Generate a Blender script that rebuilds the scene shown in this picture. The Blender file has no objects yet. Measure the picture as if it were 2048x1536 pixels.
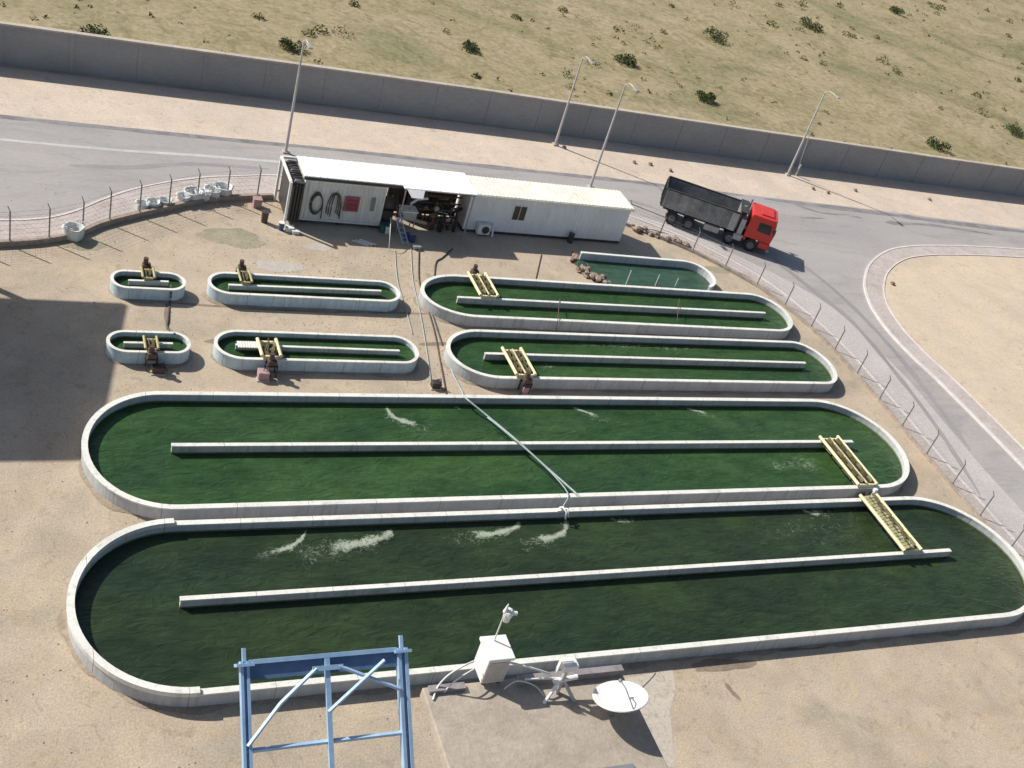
import bpy, math, random
from mathutils import Vector, Matrix
random.seed(7)
PI = math.pi
S = bpy.context.scene
C = S.collection
# ------------------------------------------------------------------ camera
F, PX, PY, CH = 2223.865, 1007.0, 827.0, 34.0
pit, rol, yaw = math.radians(34.92409), math.radians(18.79879), math.radians(30.28409)
fw = Vector((math.sin(yaw)*math.cos(pit), math.cos(yaw)*math.cos(pit), -math.sin(pit)))
r0 = Vector((math.cos(yaw), -math.sin(yaw), 0)); u0 = r0.cross(fw)
RR = r0*math.cos(rol)+u0*math.sin(rol); UU = -r0*math.sin(rol)+u0*math.cos(rol)
cam = bpy.data.objects.new('camera', bpy.data.cameras.new('camera')); C.objects.link(cam)
M = Matrix((RR, UU, -fw)).transposed().to_4x4(); M.translation = (0, 0, CH)
cam.matrix_world = M
cam.data.sensor_width = 36; cam.data.lens = F/2048*36
cam.data.shift_x = (1024-PX)/2048; cam.data.shift_y = (PY-768)/2048
cam.data.clip_end = 6000; cam.data.clip_start = .2
S.camera = cam
# ------------------------------------------------------------------ sky, sun, exposure
SUN = Vector((.93, -.72, -1.0)).normalized()
w = bpy.data.worlds.new('World'); S.world = w; w.use_nodes = True
nt = w.node_tree; bg = nt.nodes['Background']; sky = nt.nodes.new('ShaderNodeTexSky')
sky.sky_type = 'NISHITA'; sky.sun_disc = False
sky.sun_elevation = math.asin(-SUN.z); sky.sun_rotation = math.atan2(-SUN.x, -SUN.y)
sky.dust_density = 1.6; sky.air_density = 1.0
nt.links.new(sky.outputs[0], bg.inputs[0]); bg.inputs[1].default_value = .078
sun = bpy.data.objects.new('sun', bpy.data.lights.new('sun', 'SUN')); C.objects.link(sun)
sun.data.energy = 4.6; sun.data.angle = math.radians(.9); sun.data.color = (1, .955, .88)
sun.rotation_euler = SUN.to_track_quat('-Z', 'Y').to_euler(); sun.location = (0, 0, 60)
S.view_settings.view_transform = 'Standard'; S.view_settings.look = 'None'
S.view_settings.exposure = 0.27; S.view_settings.gamma = 1
S.render.engine = 'CYCLES'

def at(px, py, z=0.0):
    "point of the place seen at a picture position, at height z"
    d = RR*((px-PX)/F) + UU*(-(py-PY)/F) + fw
    t = (z-CH)/d.z
    return Vector((0, 0, CH)) + d*t
def gx(px, py, z=0.0):
    p = at(px, py, z); return (p.x, p.y)

# ------------------------------------------------------------------ materials
def mat(name, c1, c2=None, c3=None, s1=1.0, s2=12.0, rough=.85, metal=0, bump=0.0, bs=20.0, stretch=(1, 1, 1),
        contrast=(.35, .65), ior=1.45, spec=.5, fine=.25, local=False, c3w=.5):
    m = bpy.data.materials.new(name); m.use_nodes = True
    n = m.node_tree.nodes; l = m.node_tree.links; b = n['Principled BSDF']
    b.inputs['Roughness'].default_value = rough; b.inputs['Metallic'].default_value = metal
    b.inputs['IOR'].default_value = ior; b.inputs['Specular IOR Level'].default_value = spec
    c2 = c2 or tuple(v*.8 for v in c1); c3 = c3 or tuple(v*.7 for v in c1)
    if local: tc = n.new('ShaderNodeTexCoord'); src = tc.outputs['Object']
    else: g = n.new('ShaderNodeNewGeometry'); src = g.outputs['Position']
    mp = n.new('ShaderNodeMapping'); mp.inputs['Scale'].default_value = stretch
    l.new(src, mp.inputs[0])
    def noise(sc, det=5, dist=0.0):
        t = n.new('ShaderNodeTexNoise'); t.inputs['Scale'].default_value = sc; t.inputs['Detail'].default_value = det
        t.inputs['Distortion'].default_value = dist; t.inputs['Roughness'].default_value = .6
        l.new(mp.outputs[0], t.inputs[0]); return t.outputs[0]
    def ramp(x, a, bb):
        r = n.new('ShaderNodeMapRange'); r.inputs[1].default_value = a; r.inputs[2].default_value = bb
        l.new(x, r.inputs[0]); return r.outputs[0]
    def mix(f, a, bb):
        x = n.new('ShaderNodeMix'); x.data_type = 'RGBA'
        if isinstance(f, float): x.inputs[0].default_value = f
        else: l.new(f, x.inputs[0])
        for i, v in ((6, a), (7, bb)):
            if isinstance(v, tuple): x.inputs[i].default_value = (*v, 1)
            else: l.new(v, x.inputs[i])
        return x.outputs[2]
    col = mix(ramp(noise(s1, 6, .6), *contrast), c1, c2)
    mm = n.new('ShaderNodeMath'); mm.operation = 'MULTIPLY'; mm.inputs[1].default_value = c3w
    l.new(ramp(noise(s1*.37+.011, 7, 1.2), .52, .7), mm.inputs[0]); col = mix(mm.outputs[0], col, c3)
    hs = n.new('ShaderNodeHueSaturation'); l.new(col, hs.inputs['Color'])
    v = n.new('ShaderNodeMapRange'); v.inputs[1].default_value = .25; v.inputs[2].default_value = .75
    v.inputs[3].default_value = 1-fine; v.inputs[4].default_value = 1+fine
    l.new(noise(s2, 4), v.inputs[0]); l.new(v.outputs[0], hs.inputs['Value'])
    l.new(hs.outputs[0], b.inputs['Base Color'])
    if bump:
        bp = n.new('ShaderNodeBump'); bp.inputs['Strength'].default_value = bump; bp.inputs['Distance'].default_value = .05
        l.new(noise(bs, 6), bp.inputs['Height']); l.new(bp.outputs[0], b.inputs['Normal'])
    return m
def joints(m, step=3.0, wid=.02, axis='x', drips=True):
    n = m.node_tree.nodes; l = m.node_tree.links; b = n['Principled BSDF']; src = b.inputs['Base Color'].links[0].from_socket
    g = n.new('ShaderNodeNewGeometry'); sx = n.new('ShaderNodeSeparateXYZ'); l.new(g.outputs['Position'], sx.inputs[0])
    d = n.new('ShaderNodeMath'); d.operation = 'DIVIDE'; d.inputs[1].default_value = step; l.new(sx.outputs[0], d.inputs[0])
    f = n.new('ShaderNodeMath'); f.operation = 'FRACT'; l.new(d.outputs[0], f.inputs[0])
    c = n.new('ShaderNodeMath'); c.operation = 'LESS_THAN'; c.inputs[1].default_value = wid/step; l.new(f.outputs[0], c.inputs[0])
    mx = n.new('ShaderNodeMix'); mx.data_type = 'RGBA'; mx.blend_type = 'MULTIPLY'; mx.inputs[7].default_value = (.35, .34, .32, 1)
    l.new(c.outputs[0], mx.inputs[0]); l.new(src, mx.inputs[6]); out = mx.outputs[2]
    if drips:
        mp = n.new('ShaderNodeMapping'); mp.inputs['Scale'].default_value = (1, 1, .06); l.new(g.outputs['Position'], mp.inputs[0])
        t = n.new('ShaderNodeTexNoise'); t.inputs['Scale'].default_value = 3.3; t.inputs['Detail'].default_value = 6; l.new(mp.outputs[0], t.inputs[0])
        r = n.new('ShaderNodeMapRange'); r.inputs[1].default_value = .55; r.inputs[2].default_value = .72; r.inputs[4].default_value = .55; l.new(t.outputs[0], r.inputs[0])
        m2 = n.new('ShaderNodeMix'); m2.data_type = 'RGBA'; m2.blend_type = 'MULTIPLY'; m2.inputs[7].default_value = (.60, .58, .50, 1)
        l.new(r.outputs[0], m2.inputs[0]); l.new(out, m2.inputs[6]); out = m2.outputs[2]
    l.new(out, b.inputs['Base Color']); return m
sand = mat('yard_sand', (.47, .39, .295), (.385, .315, .235), (.31, .275, .205), s1=.35, s2=11, bump=.4, bs=14, fine=.24, c3w=.8)
sand2 = mat('pale_sand', (.60, .50, .41), (.52, .44, .355), (.45, .39, .32), s1=.3, s2=6, bump=.3, bs=9, fine=.16)
sand3 = mat('island_sand', (.58, .475, .36), (.52, .43, .33), (.46, .38, .30), s1=.25, s2=7, bump=.25, bs=9, fine=.12)
asph = mat('dusty_asphalt', (.375, .35, .335), (.32, .30, .295), (.42, .39, .365), s1=.22, s2=8, bump=.15, bs=30, fine=.10, stretch=(.35, 1, 1), rough=.9)
track = mat('worn_asphalt', (.25, .24, .245), (.29, .28, .28), (.33, .31, .31), s1=.4, s2=9, fine=.14, stretch=(1, .5, 1))
stain = mat('dark_oily_asphalt', (.17, .16, .165), (.26, .25, .25), (.31, .30, .30), s1=.7, s2=6, fine=.2)
pave = mat('pink_paving', (.50, .435, .405), (.43, .375, .345), (.39, .345, .31), s1=.6, s2=7, bump=.2, bs=12, fine=.17)
kerbm = mat('kerb_concrete', (.66, .60, .57), (.56, .51, .49), s1=1.2, s2=10, fine=.15)
linem = mat('pale_road_line', (.52, .52, .51), (.42, .42, .42), s1=.6, s2=5, fine=.12)
conc = mat('rim_concrete', (.74, .73, .67), (.66, .65, .60), (.56, .55, .50), s1=.8, s2=9, bump=.1, fine=.12, c3w=.7)
concw = mat('pond_wall_render', (.50, .515, .525), (.43, .445, .46), (.35, .36, .35), s1=.7, s2=6, bump=.15, fine=.12, stretch=(1, 1, .4), c3w=.7)
concb = mat('blue_tinted_render', (.51, .62, .68), (.44, .55, .61), (.37, .44, .47), s1=.9, s2=6, bump=.12, fine=.14, stretch=(1, 1, .4), c3w=.7)
concg = mat('grey_divider', (.58, .57, .52), (.48, .47, .43), (.35, .36, .30), s1=.9, s2=7, fine=.14, stretch=(1, 1, .5), c3w=.8)
for m_, st in ((conc, 3.1), (concw, 3.1), (concb, 2.05), (concg, 2.6)): joints(m_, st)
wallm = mat('grey_boundary_wall', (.33, .33, .33), (.28, .28, .28), (.37, .36, .35), s1=.15, s2=3, fine=.1, stretch=(1, 1, 2))
apron = mat('pale_concrete_apron', (.50, .45, .38), (.43, .38, .32), (.38, .34, .29), s1=.5, s2=8, fine=.14)
white = mat('white_paint', (.80, .80, .77), (.70, .70, .67), (.58, .56, .52), s1=1.2, s2=9, rough=.5, fine=.05, c3w=.35)
roofw = mat('bright_white_sheet', (.86, .86, .85), (.80, .80, .78), (.70, .69, .66), s1=.7, s2=5, rough=.5, fine=.04, c3w=.4)
cream = mat('cream_roof_sheet', (.79, .77, .69), (.73, .71, .63), (.65, .62, .53), s1=.8, s2=8, rough=.5, fine=.06)
cont = mat('container_paint', (.68, .69, .66), (.60, .61, .58), (.50, .46, .41), s1=1.1, s2=4, rough=.55, fine=.08, stretch=(1, 1, .25), c3w=.6)
cabm = mat('cabin_paint', (.76, .77, .78), (.70, .71, .72), (.58, .57, .54), s1=.9, s2=4, rough=.55, fine=.06, stretch=(1, 1, .25), c3w=.5)
dark = mat('dark_metal', (.035, .036, .038), (.06, .055, .05), (.10, .07, .05), s1=2, s2=15, rough=.5, fine=.3)
rust = mat('rusty_pipe', (.16, .085, .055), (.09, .06, .05), (.22, .13, .09), s1=3, s2=15, rough=.8, fine=.3)
steel = mat('grey_steel', (.33, .34, .35), (.25, .26, .27), s1=3, s2=12, rough=.4, metal=.4, fine=.15)
galv = mat('galvanised', (.42, .42, .42), (.34, .34, .34), s1=3, s2=10, rough=.45, metal=.3, fine=.1)
yel = mat('yellow_paint', (.80, .73, .46), (.72, .63, .36), (.46, .38, .20), s1=4, s2=14, rough=.55, fine=.16)
yeld = mat('gap_shade_blade', (.12, .10, .04), (.07, .065, .03), (.20, .17, .08), s1=5, s2=12, rough=.4, fine=.25)  # near-black blade colour paints in the dark gaps between the rails
yeld2 = mat('dull_yellow_paint', (.46, .40, .20), (.36, .31, .15), (.24, .19, .10), s1=5, s2=12, rough=.5, fine=.25)
brown = mat('brown_motor', (.11, .065, .05), (.07, .045, .04), s1=5, s2=10, rough=.6, fine=.2)
pinkm = mat('faded_pink_block', (.45, .30, .30), (.34, .22, .22), s1=3, s2=8, fine=.15)
red = mat('truck_red', (.62, .045, .035), (.55, .04, .03), (.42, .06, .045), s1=1.5, s2=10, rough=.35, fine=.06)
redp = mat('faded_red_panel', (.36, .08, .11), (.28, .06, .09), s1=3, s2=8, rough=.6, fine=.12)
bedm = mat('scuffed_tipper_grey', (.27, .27, .27), (.16, .165, .17), (.44, .44, .42), s1=1.0, s2=6, rough=.6, fine=.25, local=True)
bedd = mat('dark_tipper_rim', (.03, .032, .033), (.05, .05, .05), s1=2, s2=6, fine=.25)
tyre = mat('tyre', (.022, .024, .027), (.04, .04, .042), s1=3, s2=10, rough=.9, fine=.2)
tyrer = mat('wheel_hub', (.16, .18, .19), (.10, .11, .12), s1=5, s2=9, rough=.5, fine=.15)
glass = mat('dark_glass', (.02, .025, .028), (.03, .035, .04), rough=.12, s1=2, s2=2, fine=.05)
blue = mat('pale_blue_steel', (.30, .46, .66), (.36, .52, .70), (.22, .34, .50), s1=4, s2=14, rough=.45, fine=.1)
blued = mat('blue_plate', (.085, .15, .26), (.11, .18, .30), (.07, .12, .20), s1=4, s2=10, rough=.5, fine=.12)
bag = mat('white_woven_bag', (.74, .75, .74), (.62, .64, .64), (.45, .45, .42), s1=5, s2=25, bump=.3, bs=20, fine=.12)
hose = mat('pale_hose', (.40, .45, .45), (.30, .35, .36), s1=4, s2=10, fine=.12)
hosed = mat('dark_hose', (.075, .065, .06), (.12, .10, .085), s1=4, s2=10, fine=.2)
cable = mat('white_cable', (.75, .74, .70), (.66, .65, .60), s1=4, s2=10, fine=.05)
rock = mat('rubble', (.33, .25, .20), (.22, .15, .12), (.42, .36, .30), s1=3, s2=12, bump=.4, fine=.25)
foamm = mat('algae_foam', (.40, .47, .33), (.52, .56, .45), (.24, .32, .18), s1=3, s2=14, fine=.2, rough=.7)
scrubm = mat('dry_scrub_soil', (.27, .23, .12), (.36, .29, .18), (.16, .16, .07), s1=.11, s2=1.6, bump=.4, bs=2, fine=.3, c3w=.8)
leaf = mat('scrub_leaf', (.12, .13, .045), (.19, .17, .07), (.075, .095, .03), s1=.7, s2=4, fine=.25)
leafg = mat('bush_leaf', (.055, .08, .025), (.09, .11, .035), (.035, .055, .02), s1=1.5, s2=7, fine=.3)
bark = mat('bark', (.12, .09, .065), s1=4, s2=20, fine=.2)
greenb = mat('green_tarp', (.05, .13, .10), (.035, .09, .075), s1=3, s2=9, rough=.5)
blueb = mat('blue_plastic', (.06, .09, .22), (.05, .07, .16), s1=3, s2=9, rough=.4)
build = mat('rendered_block', (.50, .46, .40), (.44, .40, .35), s1=.5, s2=4, fine=.1)

def blotch(m, sc, lo, hi, col, amt, stretch=(1, 1, 1)):
    n = m.node_tree.nodes; l = m.node_tree.links; b = n['Principled BSDF']; src = b.inputs['Base Color'].links[0].from_socket
    g = n.new('ShaderNodeNewGeometry'); mp = n.new('ShaderNodeMapping'); mp.inputs['Scale'].default_value = stretch; l.new(g.outputs['Position'], mp.inputs[0])
    t = n.new('ShaderNodeTexNoise'); t.inputs['Scale'].default_value = sc; t.inputs['Detail'].default_value = 9; t.inputs['Roughness'].default_value = .68; t.inputs['Distortion'].default_value = 1.5
    l.new(mp.outputs[0], t.inputs[0])
    r = n.new('ShaderNodeMapRange'); r.inputs[1].default_value = lo; r.inputs[2].default_value = hi; r.inputs[4].default_value = amt; l.new(t.outputs[0], r.inputs[0])
    m2 = n.new('ShaderNodeMix'); m2.data_type = 'RGBA'; m2.blend_type = 'MULTIPLY'; m2.inputs[7].default_value = (*col, 1)
    l.new(r.outputs[0], m2.inputs[0]); l.new(src, m2.inputs[6]); l.new(m2.outputs[2], b.inputs['Base Color'])
for m_ in (sand, sand2, sand3):
    blotch(m_, 1.3, .55, .68, (.72, .70, .66), .8); blotch(m_, .5, .5, .62, (1.10, 1.04, .98), .9); blotch(m_, 6, .6, .7, (.6, .57, .52), .6)
blotch(asph, .6, .52, .62, (.86, .86, .87), .8, (.25, 1, 1)); blotch(asph, 2.2, .6, .66, (.75, .74, .73), .6)
blotch(pave, 1.6, .52, .62, (.84, .80, .76), .8); blotch(scrubm, .35, .5, .6, (.7, .72, .6), .8); blotch(scrubm, 1.6, .55, .62, (.62, .62, .5), .7)
blotch(cont, 1.2, .55, .68, (.70, .58, .46), .6, (1, 1, .15)); blotch(cabm, 1.2, .56, .68, (.80, .76, .68), .6, (1, 1, .15))
blotch(roofw, .9, .55, .7, (.88, .86, .82), .7); blotch(cream, .8, .52, .66, (.85, .80, .70), .7); blotch(red, 2, .5, .65, (.80, .95, 1.1), .5)
blotch(apron, 2.0, .52, .64, (.72, .68, .62), .8)
def water_mat(name, a, b_, c_, bstr):
    m = mat(name, a, b_, c_, s1=.33, s2=2.2, rough=.13, fine=.30, stretch=(.45, 1, 1), spec=.5, ior=1.33, contrast=(.38, .62))
    n = m.node_tree.nodes; l = m.node_tree.links; b = n['Principled BSDF']
    mp = [x for x in n if x.bl_idname == 'ShaderNodeMapping'][0]
    t1 = n.new('ShaderNodeTexNoise'); t1.inputs['Scale'].default_value = 1.9; t1.inputs['Detail'].default_value = 3; t1.inputs['Distortion'].default_value = 2.2
    t2 = n.new('ShaderNodeTexNoise'); t2.inputs['Scale'].default_value = 6; t2.inputs['Detail'].default_value = 3
    l.new(mp.outputs[0], t1.inputs[0]); l.new(mp.outputs[0], t2.inputs[0])
    ad = n.new('ShaderNodeMath'); ad.operation = 'MULTIPLY_ADD'; ad.inputs[1].default_value = .18
    l.new(t2.outputs[0], ad.inputs[0]); l.new(t1.outputs[0], ad.inputs[2])
    bp = n.new('ShaderNodeBump'); bp.inputs['Strength'].default_value = bstr; bp.inputs['Distance'].default_value = .12
    l.new(ad.outputs[0], bp.inputs['Height']); l.new(bp.outputs[0], b.inputs['Normal'])
    return m
waterA = water_mat('algae_water', (.024, .060, .021), (.040, .086, .027), (.022, .050, .028), .75)
waterB = water_mat('darker_algae_water', (.020, .034, .017), (.032, .053, .022), (.017, .034, .026), .65)
waterC = water_mat('teal_algae_water', (.030, .068, .045), (.045, .09, .06), (.035, .055, .015), .4)

# ------------------------------------------------------------------ mesh helper
class MB:
    def __init__(s): s.v = []; s.f = []
    def add(s, vs, fs):
        k = len(s.v); s.v += [tuple(v) for v in vs]; s.f += [tuple(i+k for i in f) for f in fs]; return s
    def box(s, x0, x1, y0, y1, z0, z1, m=None):
        vs = [(x, y, z) for z in (z0, z1) for x, y in ((x0, y0), (x1, y0), (x1, y1), (x0, y1))]
        if m: vs = [m @ Vector(v) for v in vs]
        return s.add(vs, [(3, 2, 1, 0), (4, 5, 6, 7), (0, 1, 5, 4), (1, 2, 6, 5), (2, 3, 7, 6), (3, 0, 4, 7)])
    def tube(s, pts, r, n=8, caps=True, r2=None):
        pts = [Vector(p) for p in pts]; N = len(pts); rings = []
        up = Vector((0, 0, 1))
        for i, p in enumerate(pts):
            d = (pts[min(i+1, N-1)]-pts[max(i-1, 0)]).normalized()
            a = d.cross(up)
            if a.length < .02: a = d.cross(Vector((1, 0, 0)))
            a.normalize(); b = a.cross(d)
            rr = r if r2 is None else r+(r2-r)*i/(N-1)
            rings.append([p+(a*math.cos(t)+b*math.sin(t))*rr for t in [2*PI*k/n for k in range(n)]])
        vs = [v for g in rings for v in g]; fs = []
        for i in range(N-1):
            for k in range(n): fs.append((i*n+k, (i*n+(k+1) % n), (i+1)*n+(k+1) % n, (i+1)*n+k))
        if caps: fs += [tuple(range(n)), tuple(range((N-1)*n, N*n))[::-1]]
        return s.add(vs, fs)
    def prism(s, poly, z0, z1, m=None):
        n = len(poly); vs = [(x, y, z0) for x, y in poly]+[(x, y, z1) for x, y in poly]
        if m: vs = [m @ Vector(v) for v in vs]
        return s.add(vs, [tuple(range(n))[::-1], tuple(range(n, 2*n))]+[(i, (i+1) % n, (i+1) % n+n, i+n) for i in range(n)])
    def sheet(s, poly, z): return s.add([(x, y, z) for x, y in poly], [tuple(range(len(poly)))])
    def strip(s, A, B, za, zb=None):
        zb = za if zb is None else zb; n = len(A)
        return s.add([(x, y, za) for x, y in A]+[(x, y, zb) for x, y in B], [(i, i+1, n+i+1, n+i) for i in range(n-1)])
    def ring(s, A, B, z0, z1):           # closed wall between outlines A (outer) and B (inner)
        n = len(A); vs = [(x, y, z) for z in (z0, z1) for P in (A, B) for x, y in P]; fs = []
        for i in range(n):
            j = (i+1) % n
            fs += [(i, j, 2*n+j, 2*n+i), (n+j, n+i, 3*n+i, 3*n+j), (2*n+i, 2*n+j, 3*n+j, 3*n+i), (j, i, n+i, n+j)]
        return s.add(vs, fs)
    def wall(s, line, wd, z0, z1):       # open wall of width wd following a line
        A = offs(line, wd/2); B = offs(line, -wd/2); return s.prism(A+B[::-1], z0, z1) if len(line) == 2 else s._w(A, B, z0, z1)
    def _w(s, A, B, z0, z1):
        n = len(A); vs = [(x, y, z) for z in (z0, z1) for P in (A, B) for x, y in P]; fs = []
        for i in range(n-1):
            j = i+1
            fs += [(i, j, 2*n+j, 2*n+i), (n+j, n+i, 3*n+i, 3*n+j), (2*n+i, 2*n+j, 3*n+j, 3*n+i), (j, i, n+i, n+j)]
        fs += [(0, 2*n, 3*n, n), (n-1, 2*n-1, 4*n-1, 3*n-1)]
        return s.add(vs, fs)
    def blob(s, c, r, sc=(1, 1, 1), n=8, m=5, j=.15, rnd=random):
        vs = [(c[0], c[1], c[2]+r*sc[2])]
        for a in range(1, m):
            for b in range(n):
                q = r*(1+rnd.uniform(-j, j)); th = PI*a/m; ph = 2*PI*b/n
                vs.append((c[0]+q*math.sin(th)*math.cos(ph)*sc[0], c[1]+q*math.sin(th)*math.sin(ph)*sc[1], c[2]+q*math.cos(th)*sc[2]))
        vs.append((c[0], c[1], c[2]-r*sc[2])); L = len(vs)-1
        fs = [(0, 1+b, 1+(b+1) % n) for b in range(n)]
        for a in range(m-2):
            for b in range(n):
                i = 1+a*n; fs.append((i+b, i+n+b, i+n+(b+1) % n, i+(b+1) % n))
        i = 1+(m-2)*n; fs += [(L, i+(b+1) % n, i+b) for b in range(n)]
        return s.add(vs, fs)
    def build(s, name, material, parent=None, bevel=0, smooth=False, loc=None):
        me = bpy.data.meshes.new(name)
        vs = s.v
        if parent is not None and loc is None: loc = (0, 0, 0)
        me.from_pydata(vs, [], s.f); me.materials.append(material)
        import bmesh
        bm = bmesh.new(); bm.from_mesh(me); bmesh.ops.recalc_face_normals(bm, faces=bm.faces); bm.to_mesh(me); bm.free()
        if smooth:
            for p in me.polygons: p.use_smooth = True
        o = bpy.data.objects.new(name, me); C.objects.link(o)
        if parent is not None: o.parent = parent
        if bevel:
            b = o.modifiers.new('bevel', 'BEVEL'); b.width = bevel; b.segments = 2; b.limit_method = 'ANGLE'; b.angle_limit = .7
        return o
def offs(line, d):
    out = []; n = len(line)
    for i, p in enumerate(line):
        a = line[max(i-1, 0)]; b = line[min(i+1, n-1)]
        dx, dy = b[0]-a[0], b[1]-a[1]; L = math.hypot(dx, dy) or 1
        out.append((p[0]-dy/L*d, p[1]+dx/L*d))
    return out
def smooth_line(L, k=6):
    out = []; n = len(L)
    for i in range(n-1):
        p0 = L[max(i-1, 0)]; p1 = L[i]; p2 = L[i+1]; p3 = L[min(i+2, n-1)]
        for j in range(k):
            t = j/k
            out.append(tuple(.5*((2*p1[q])+(-p0[q]+p2[q])*t+(2*p0[q]-5*p1[q]+4*p2[q]-p3[q])*t*t+(-p0[q]+3*p1[q]-3*p2[q]+p3[q])*t**3) for q in range(len(p1))))
    out.append(tuple(L[-1])); return out
def tag(o, label=None, cat=None, group=None, kind=None):
    if label: o['label'] = label
    if cat: o['category'] = cat
    if group: o['group'] = group
    if kind: o['kind'] = kind
    return o
def thing(name, label, cat, loc=(0, 0, 0), rz=0, group=None):
    o = bpy.data.objects.new(name, None); C.objects.link(o); o.location = loc; o.rotation_euler = (0, 0, rz)
    o.empty_display_size = .3
    return tag(o, label, cat, group)
def struct(name, mb, m): return tag(mb.build(name, m), kind='structure')

# ------------------------------------------------------------------ setting
g = MB(); N = 14; R_ = 3000
g.sheet([(-R_, -R_), (R_, -R_), (R_, R_), (-R_, R_)], 0); struct('ground', g, sand)
farroad = [(-120, 71.6), (-20, 71.8), (7.8, 71.9), (30, 72.1), (48.6, 72.0), (57, 71.6), (71.4, 71.3), (78.5, 70.9), (95, 70.4), (160, 69)]
kerbL = smooth_line([(-14, 58.9), (-2, 58.6), (1.5, 58.9), (3.57, 59.95), (5.37, 61.72), (7.18, 63.3), (9.35, 64.65), (11.6, 65.66), (14.24, 66.44), (17, 67.0), (25, 67.6), (35, 67.4)], 5)
kerbR = smooth_line([(35, 67.4), (40.5, 66.8), (43.6, 65.5), (46.4, 63.4), (48.8, 60.9), (50.7, 58.2), (51.8, 55.3), (52.6, 51.7), (52.85, 49.4), (52.9, 47), (52.75, 42), (52.55, 38.2), (52.4, 30), (52.2, 5), (52, -40)], 5)
edge = kerbL+kerbR[1:]
OUT = smooth_line([(180, 67.5), (110, 66.9), (84, 66.2), (74.2, 65.5), (69.25, 64.6), (66.2, 63.3), (63.4, 61.3), (61.6, 59.4), (60.2, 57.5), (59.08, 55.2), (58.5, 53.1), (58.2, 51), (58.2, 48.1), (58.4, 45.7), (58.5, 38), (58.4, 20), (58.2, -40)], 6)
road = MB(); road.sheet([(180, -40)]+farroad[::-1]+[(-120, 58.9)]+edge, .004)
struct('road', road, asph)
vb = MB(); vb.sheet(farroad[::-1]+[(-120, 79.2), (34, 79.2), (180, 77.2)][::1], .004); struct('sand_verge', vb, sand2)
lm = MB(); lm.strip([(-60, 68.2), (3.9, 68.25), (7.3, 68.35), (12, 68.7), (17.3, 68.95), (23, 69.1)], [(-60, 68.5), (3.9, 68.55), (7.3, 68.68), (12, 69.05), (17.3, 69.25), (23, 69.15)], .008)
struct('road_line', lm, linem)
# dark wheel tracks and the dirty edge of the road
def band(line, w0, w1, z, m, name):
    s = smooth_line(line, 6); n = len(s); b = MB(); rnd = random.Random(len(line)*7+int(line[0][0]*10))
    ws = [(w0+(w1-w0)*i/(n-1))*rnd.uniform(.65, 1.25)*min(1, .15+i/3, .15+(n-1-i)/3) for i in range(n)]
    A = [offs(s, ws[i]/2)[i] for i in range(n)]; B = [offs(s, -ws[i]/2)[i] for i in range(n)]
    b.strip(A, B, z); return struct(name, b, m)
band([(-12, 71.55), (-2, 71.55), (6, 71.6), (14, 71.7), (22, 71.9), (30.6, 71.8), (40, 71.8), (48, 71.75), (57, 71.4)], .45, .6, .012, stain, 'road_edge_stain')
band([(59, 71.2), (64, 71.0), (71.4, 70.7), (78.5, 70.3), (92, 69.8)], .55, .8, .014, stain, 'road_edge_stain')
for k, (L, a, b_) in enumerate([
    ([(1582, 405), (1640, 425), (1700, 430)], .4, .2), ([(1600, 435), (1650, 437)], .3, .3),
    ([(1770, 445), (1810, 447), (1877, 452), (1990, 470)], .7, .3), ([(1700, 432), (1725, 436)], .3, .5)]):
    band([gx(*p) for p in L], a, b_, .012, stain, 'road_stain')
band([gx(*p) for p in [(1545, 515), (1600, 560), (1700, 640), (1790, 745), (1877, 860), (1960, 990)]], .5, .35, .024, track, 'wheel_track')
band([gx(*p) for p in [(1600, 525), (1680, 590), (1760, 670), (1840, 765), (1940, 900)]], .4, .5, .020, track, 'wheel_track')
band([gx(*p) for p in [(137, 330), (260, 335), (380, 328), (540, 338)]], .5, .5, .008, track, 'wheel_track')
band([gx(*p) for p in [(940, 352), (1080, 370), (1250, 400), (1320, 420)]], .5, .4, .008, track, 'wheel_track')

sh_ = mat('dusty_road_edge', (.49, .44, .425), (.43, .395, .38), (.40, .36, .33), s1=.5, s2=6, fine=.16)
oe = smooth_line([(43.4, 66.3), (47.2, 64.4), (50.6, 60.9), (53.6, 57.4), (55.3, 54), (55.7, 50), (55.9, 46), (55.6, 42), (55.2, 37), (55, 25), (55, 5), (54.8, -40)], 5)
ie = [p for p in kerbR if p[1] < 66 and p[0] > 43]
sb = MB(); sb.sheet(ie+oe[::-1], .016); struct('road_shoulder', sb, sh_)
# kerbs and pavements
def lift(name, A, B, z, m):
    b = MB(); b._w(A, B, -.02, z); return struct(name, b, m)
ke = MB(); ke._w(edge, offs(edge, -.16), -.02, .13); struct('kerb', ke, kerbm)
pl = offs(edge, -.16)
lowL = [(-1.5, 55.6), (1.8, 56.4), (3.95, 57.5), (5.2, 58.7), (7.05, 59.95), (8.99, 61.1), (11.21, 62.4), (13.44, 63.2), (15.9, 63.8)]
lowLs = smooth_line(lowL, 4)
kl = [p for p in offs(kerbL, -.16) if p[0] > -1.5]
pv = MB(); pts = [p for p in kl if p[0] < 26]
pv.prism(pts+[(26, 65.0), (16.3, 64.9)]+lowLs[::-1], -.02, .10); struct('pavement', pv, pave)
fenceR = smooth_line([(42.2, 64.4), (44.3, 62.9), (46.6, 60.9), (48.5, 58.6), (49.9, 56.4), (50.8, 53.8), (51.4, 51), (51.6, 48), (51.6, 44), (51.4, 38.4), (51.2, 30), (51.0, 18)], 4)
kr = [p for p in offs(kerbR, -.16) if p[1] > 17 and p[0] > 42.5]
pv = MB(); pv.prism(kr+fenceR[::-1], -.02, .10); struct('pavement', pv, pave)
ok = MB(); ok._w(OUT, offs(OUT, .18), -.02, .14); struct('kerb', ok, kerbm)
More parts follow.
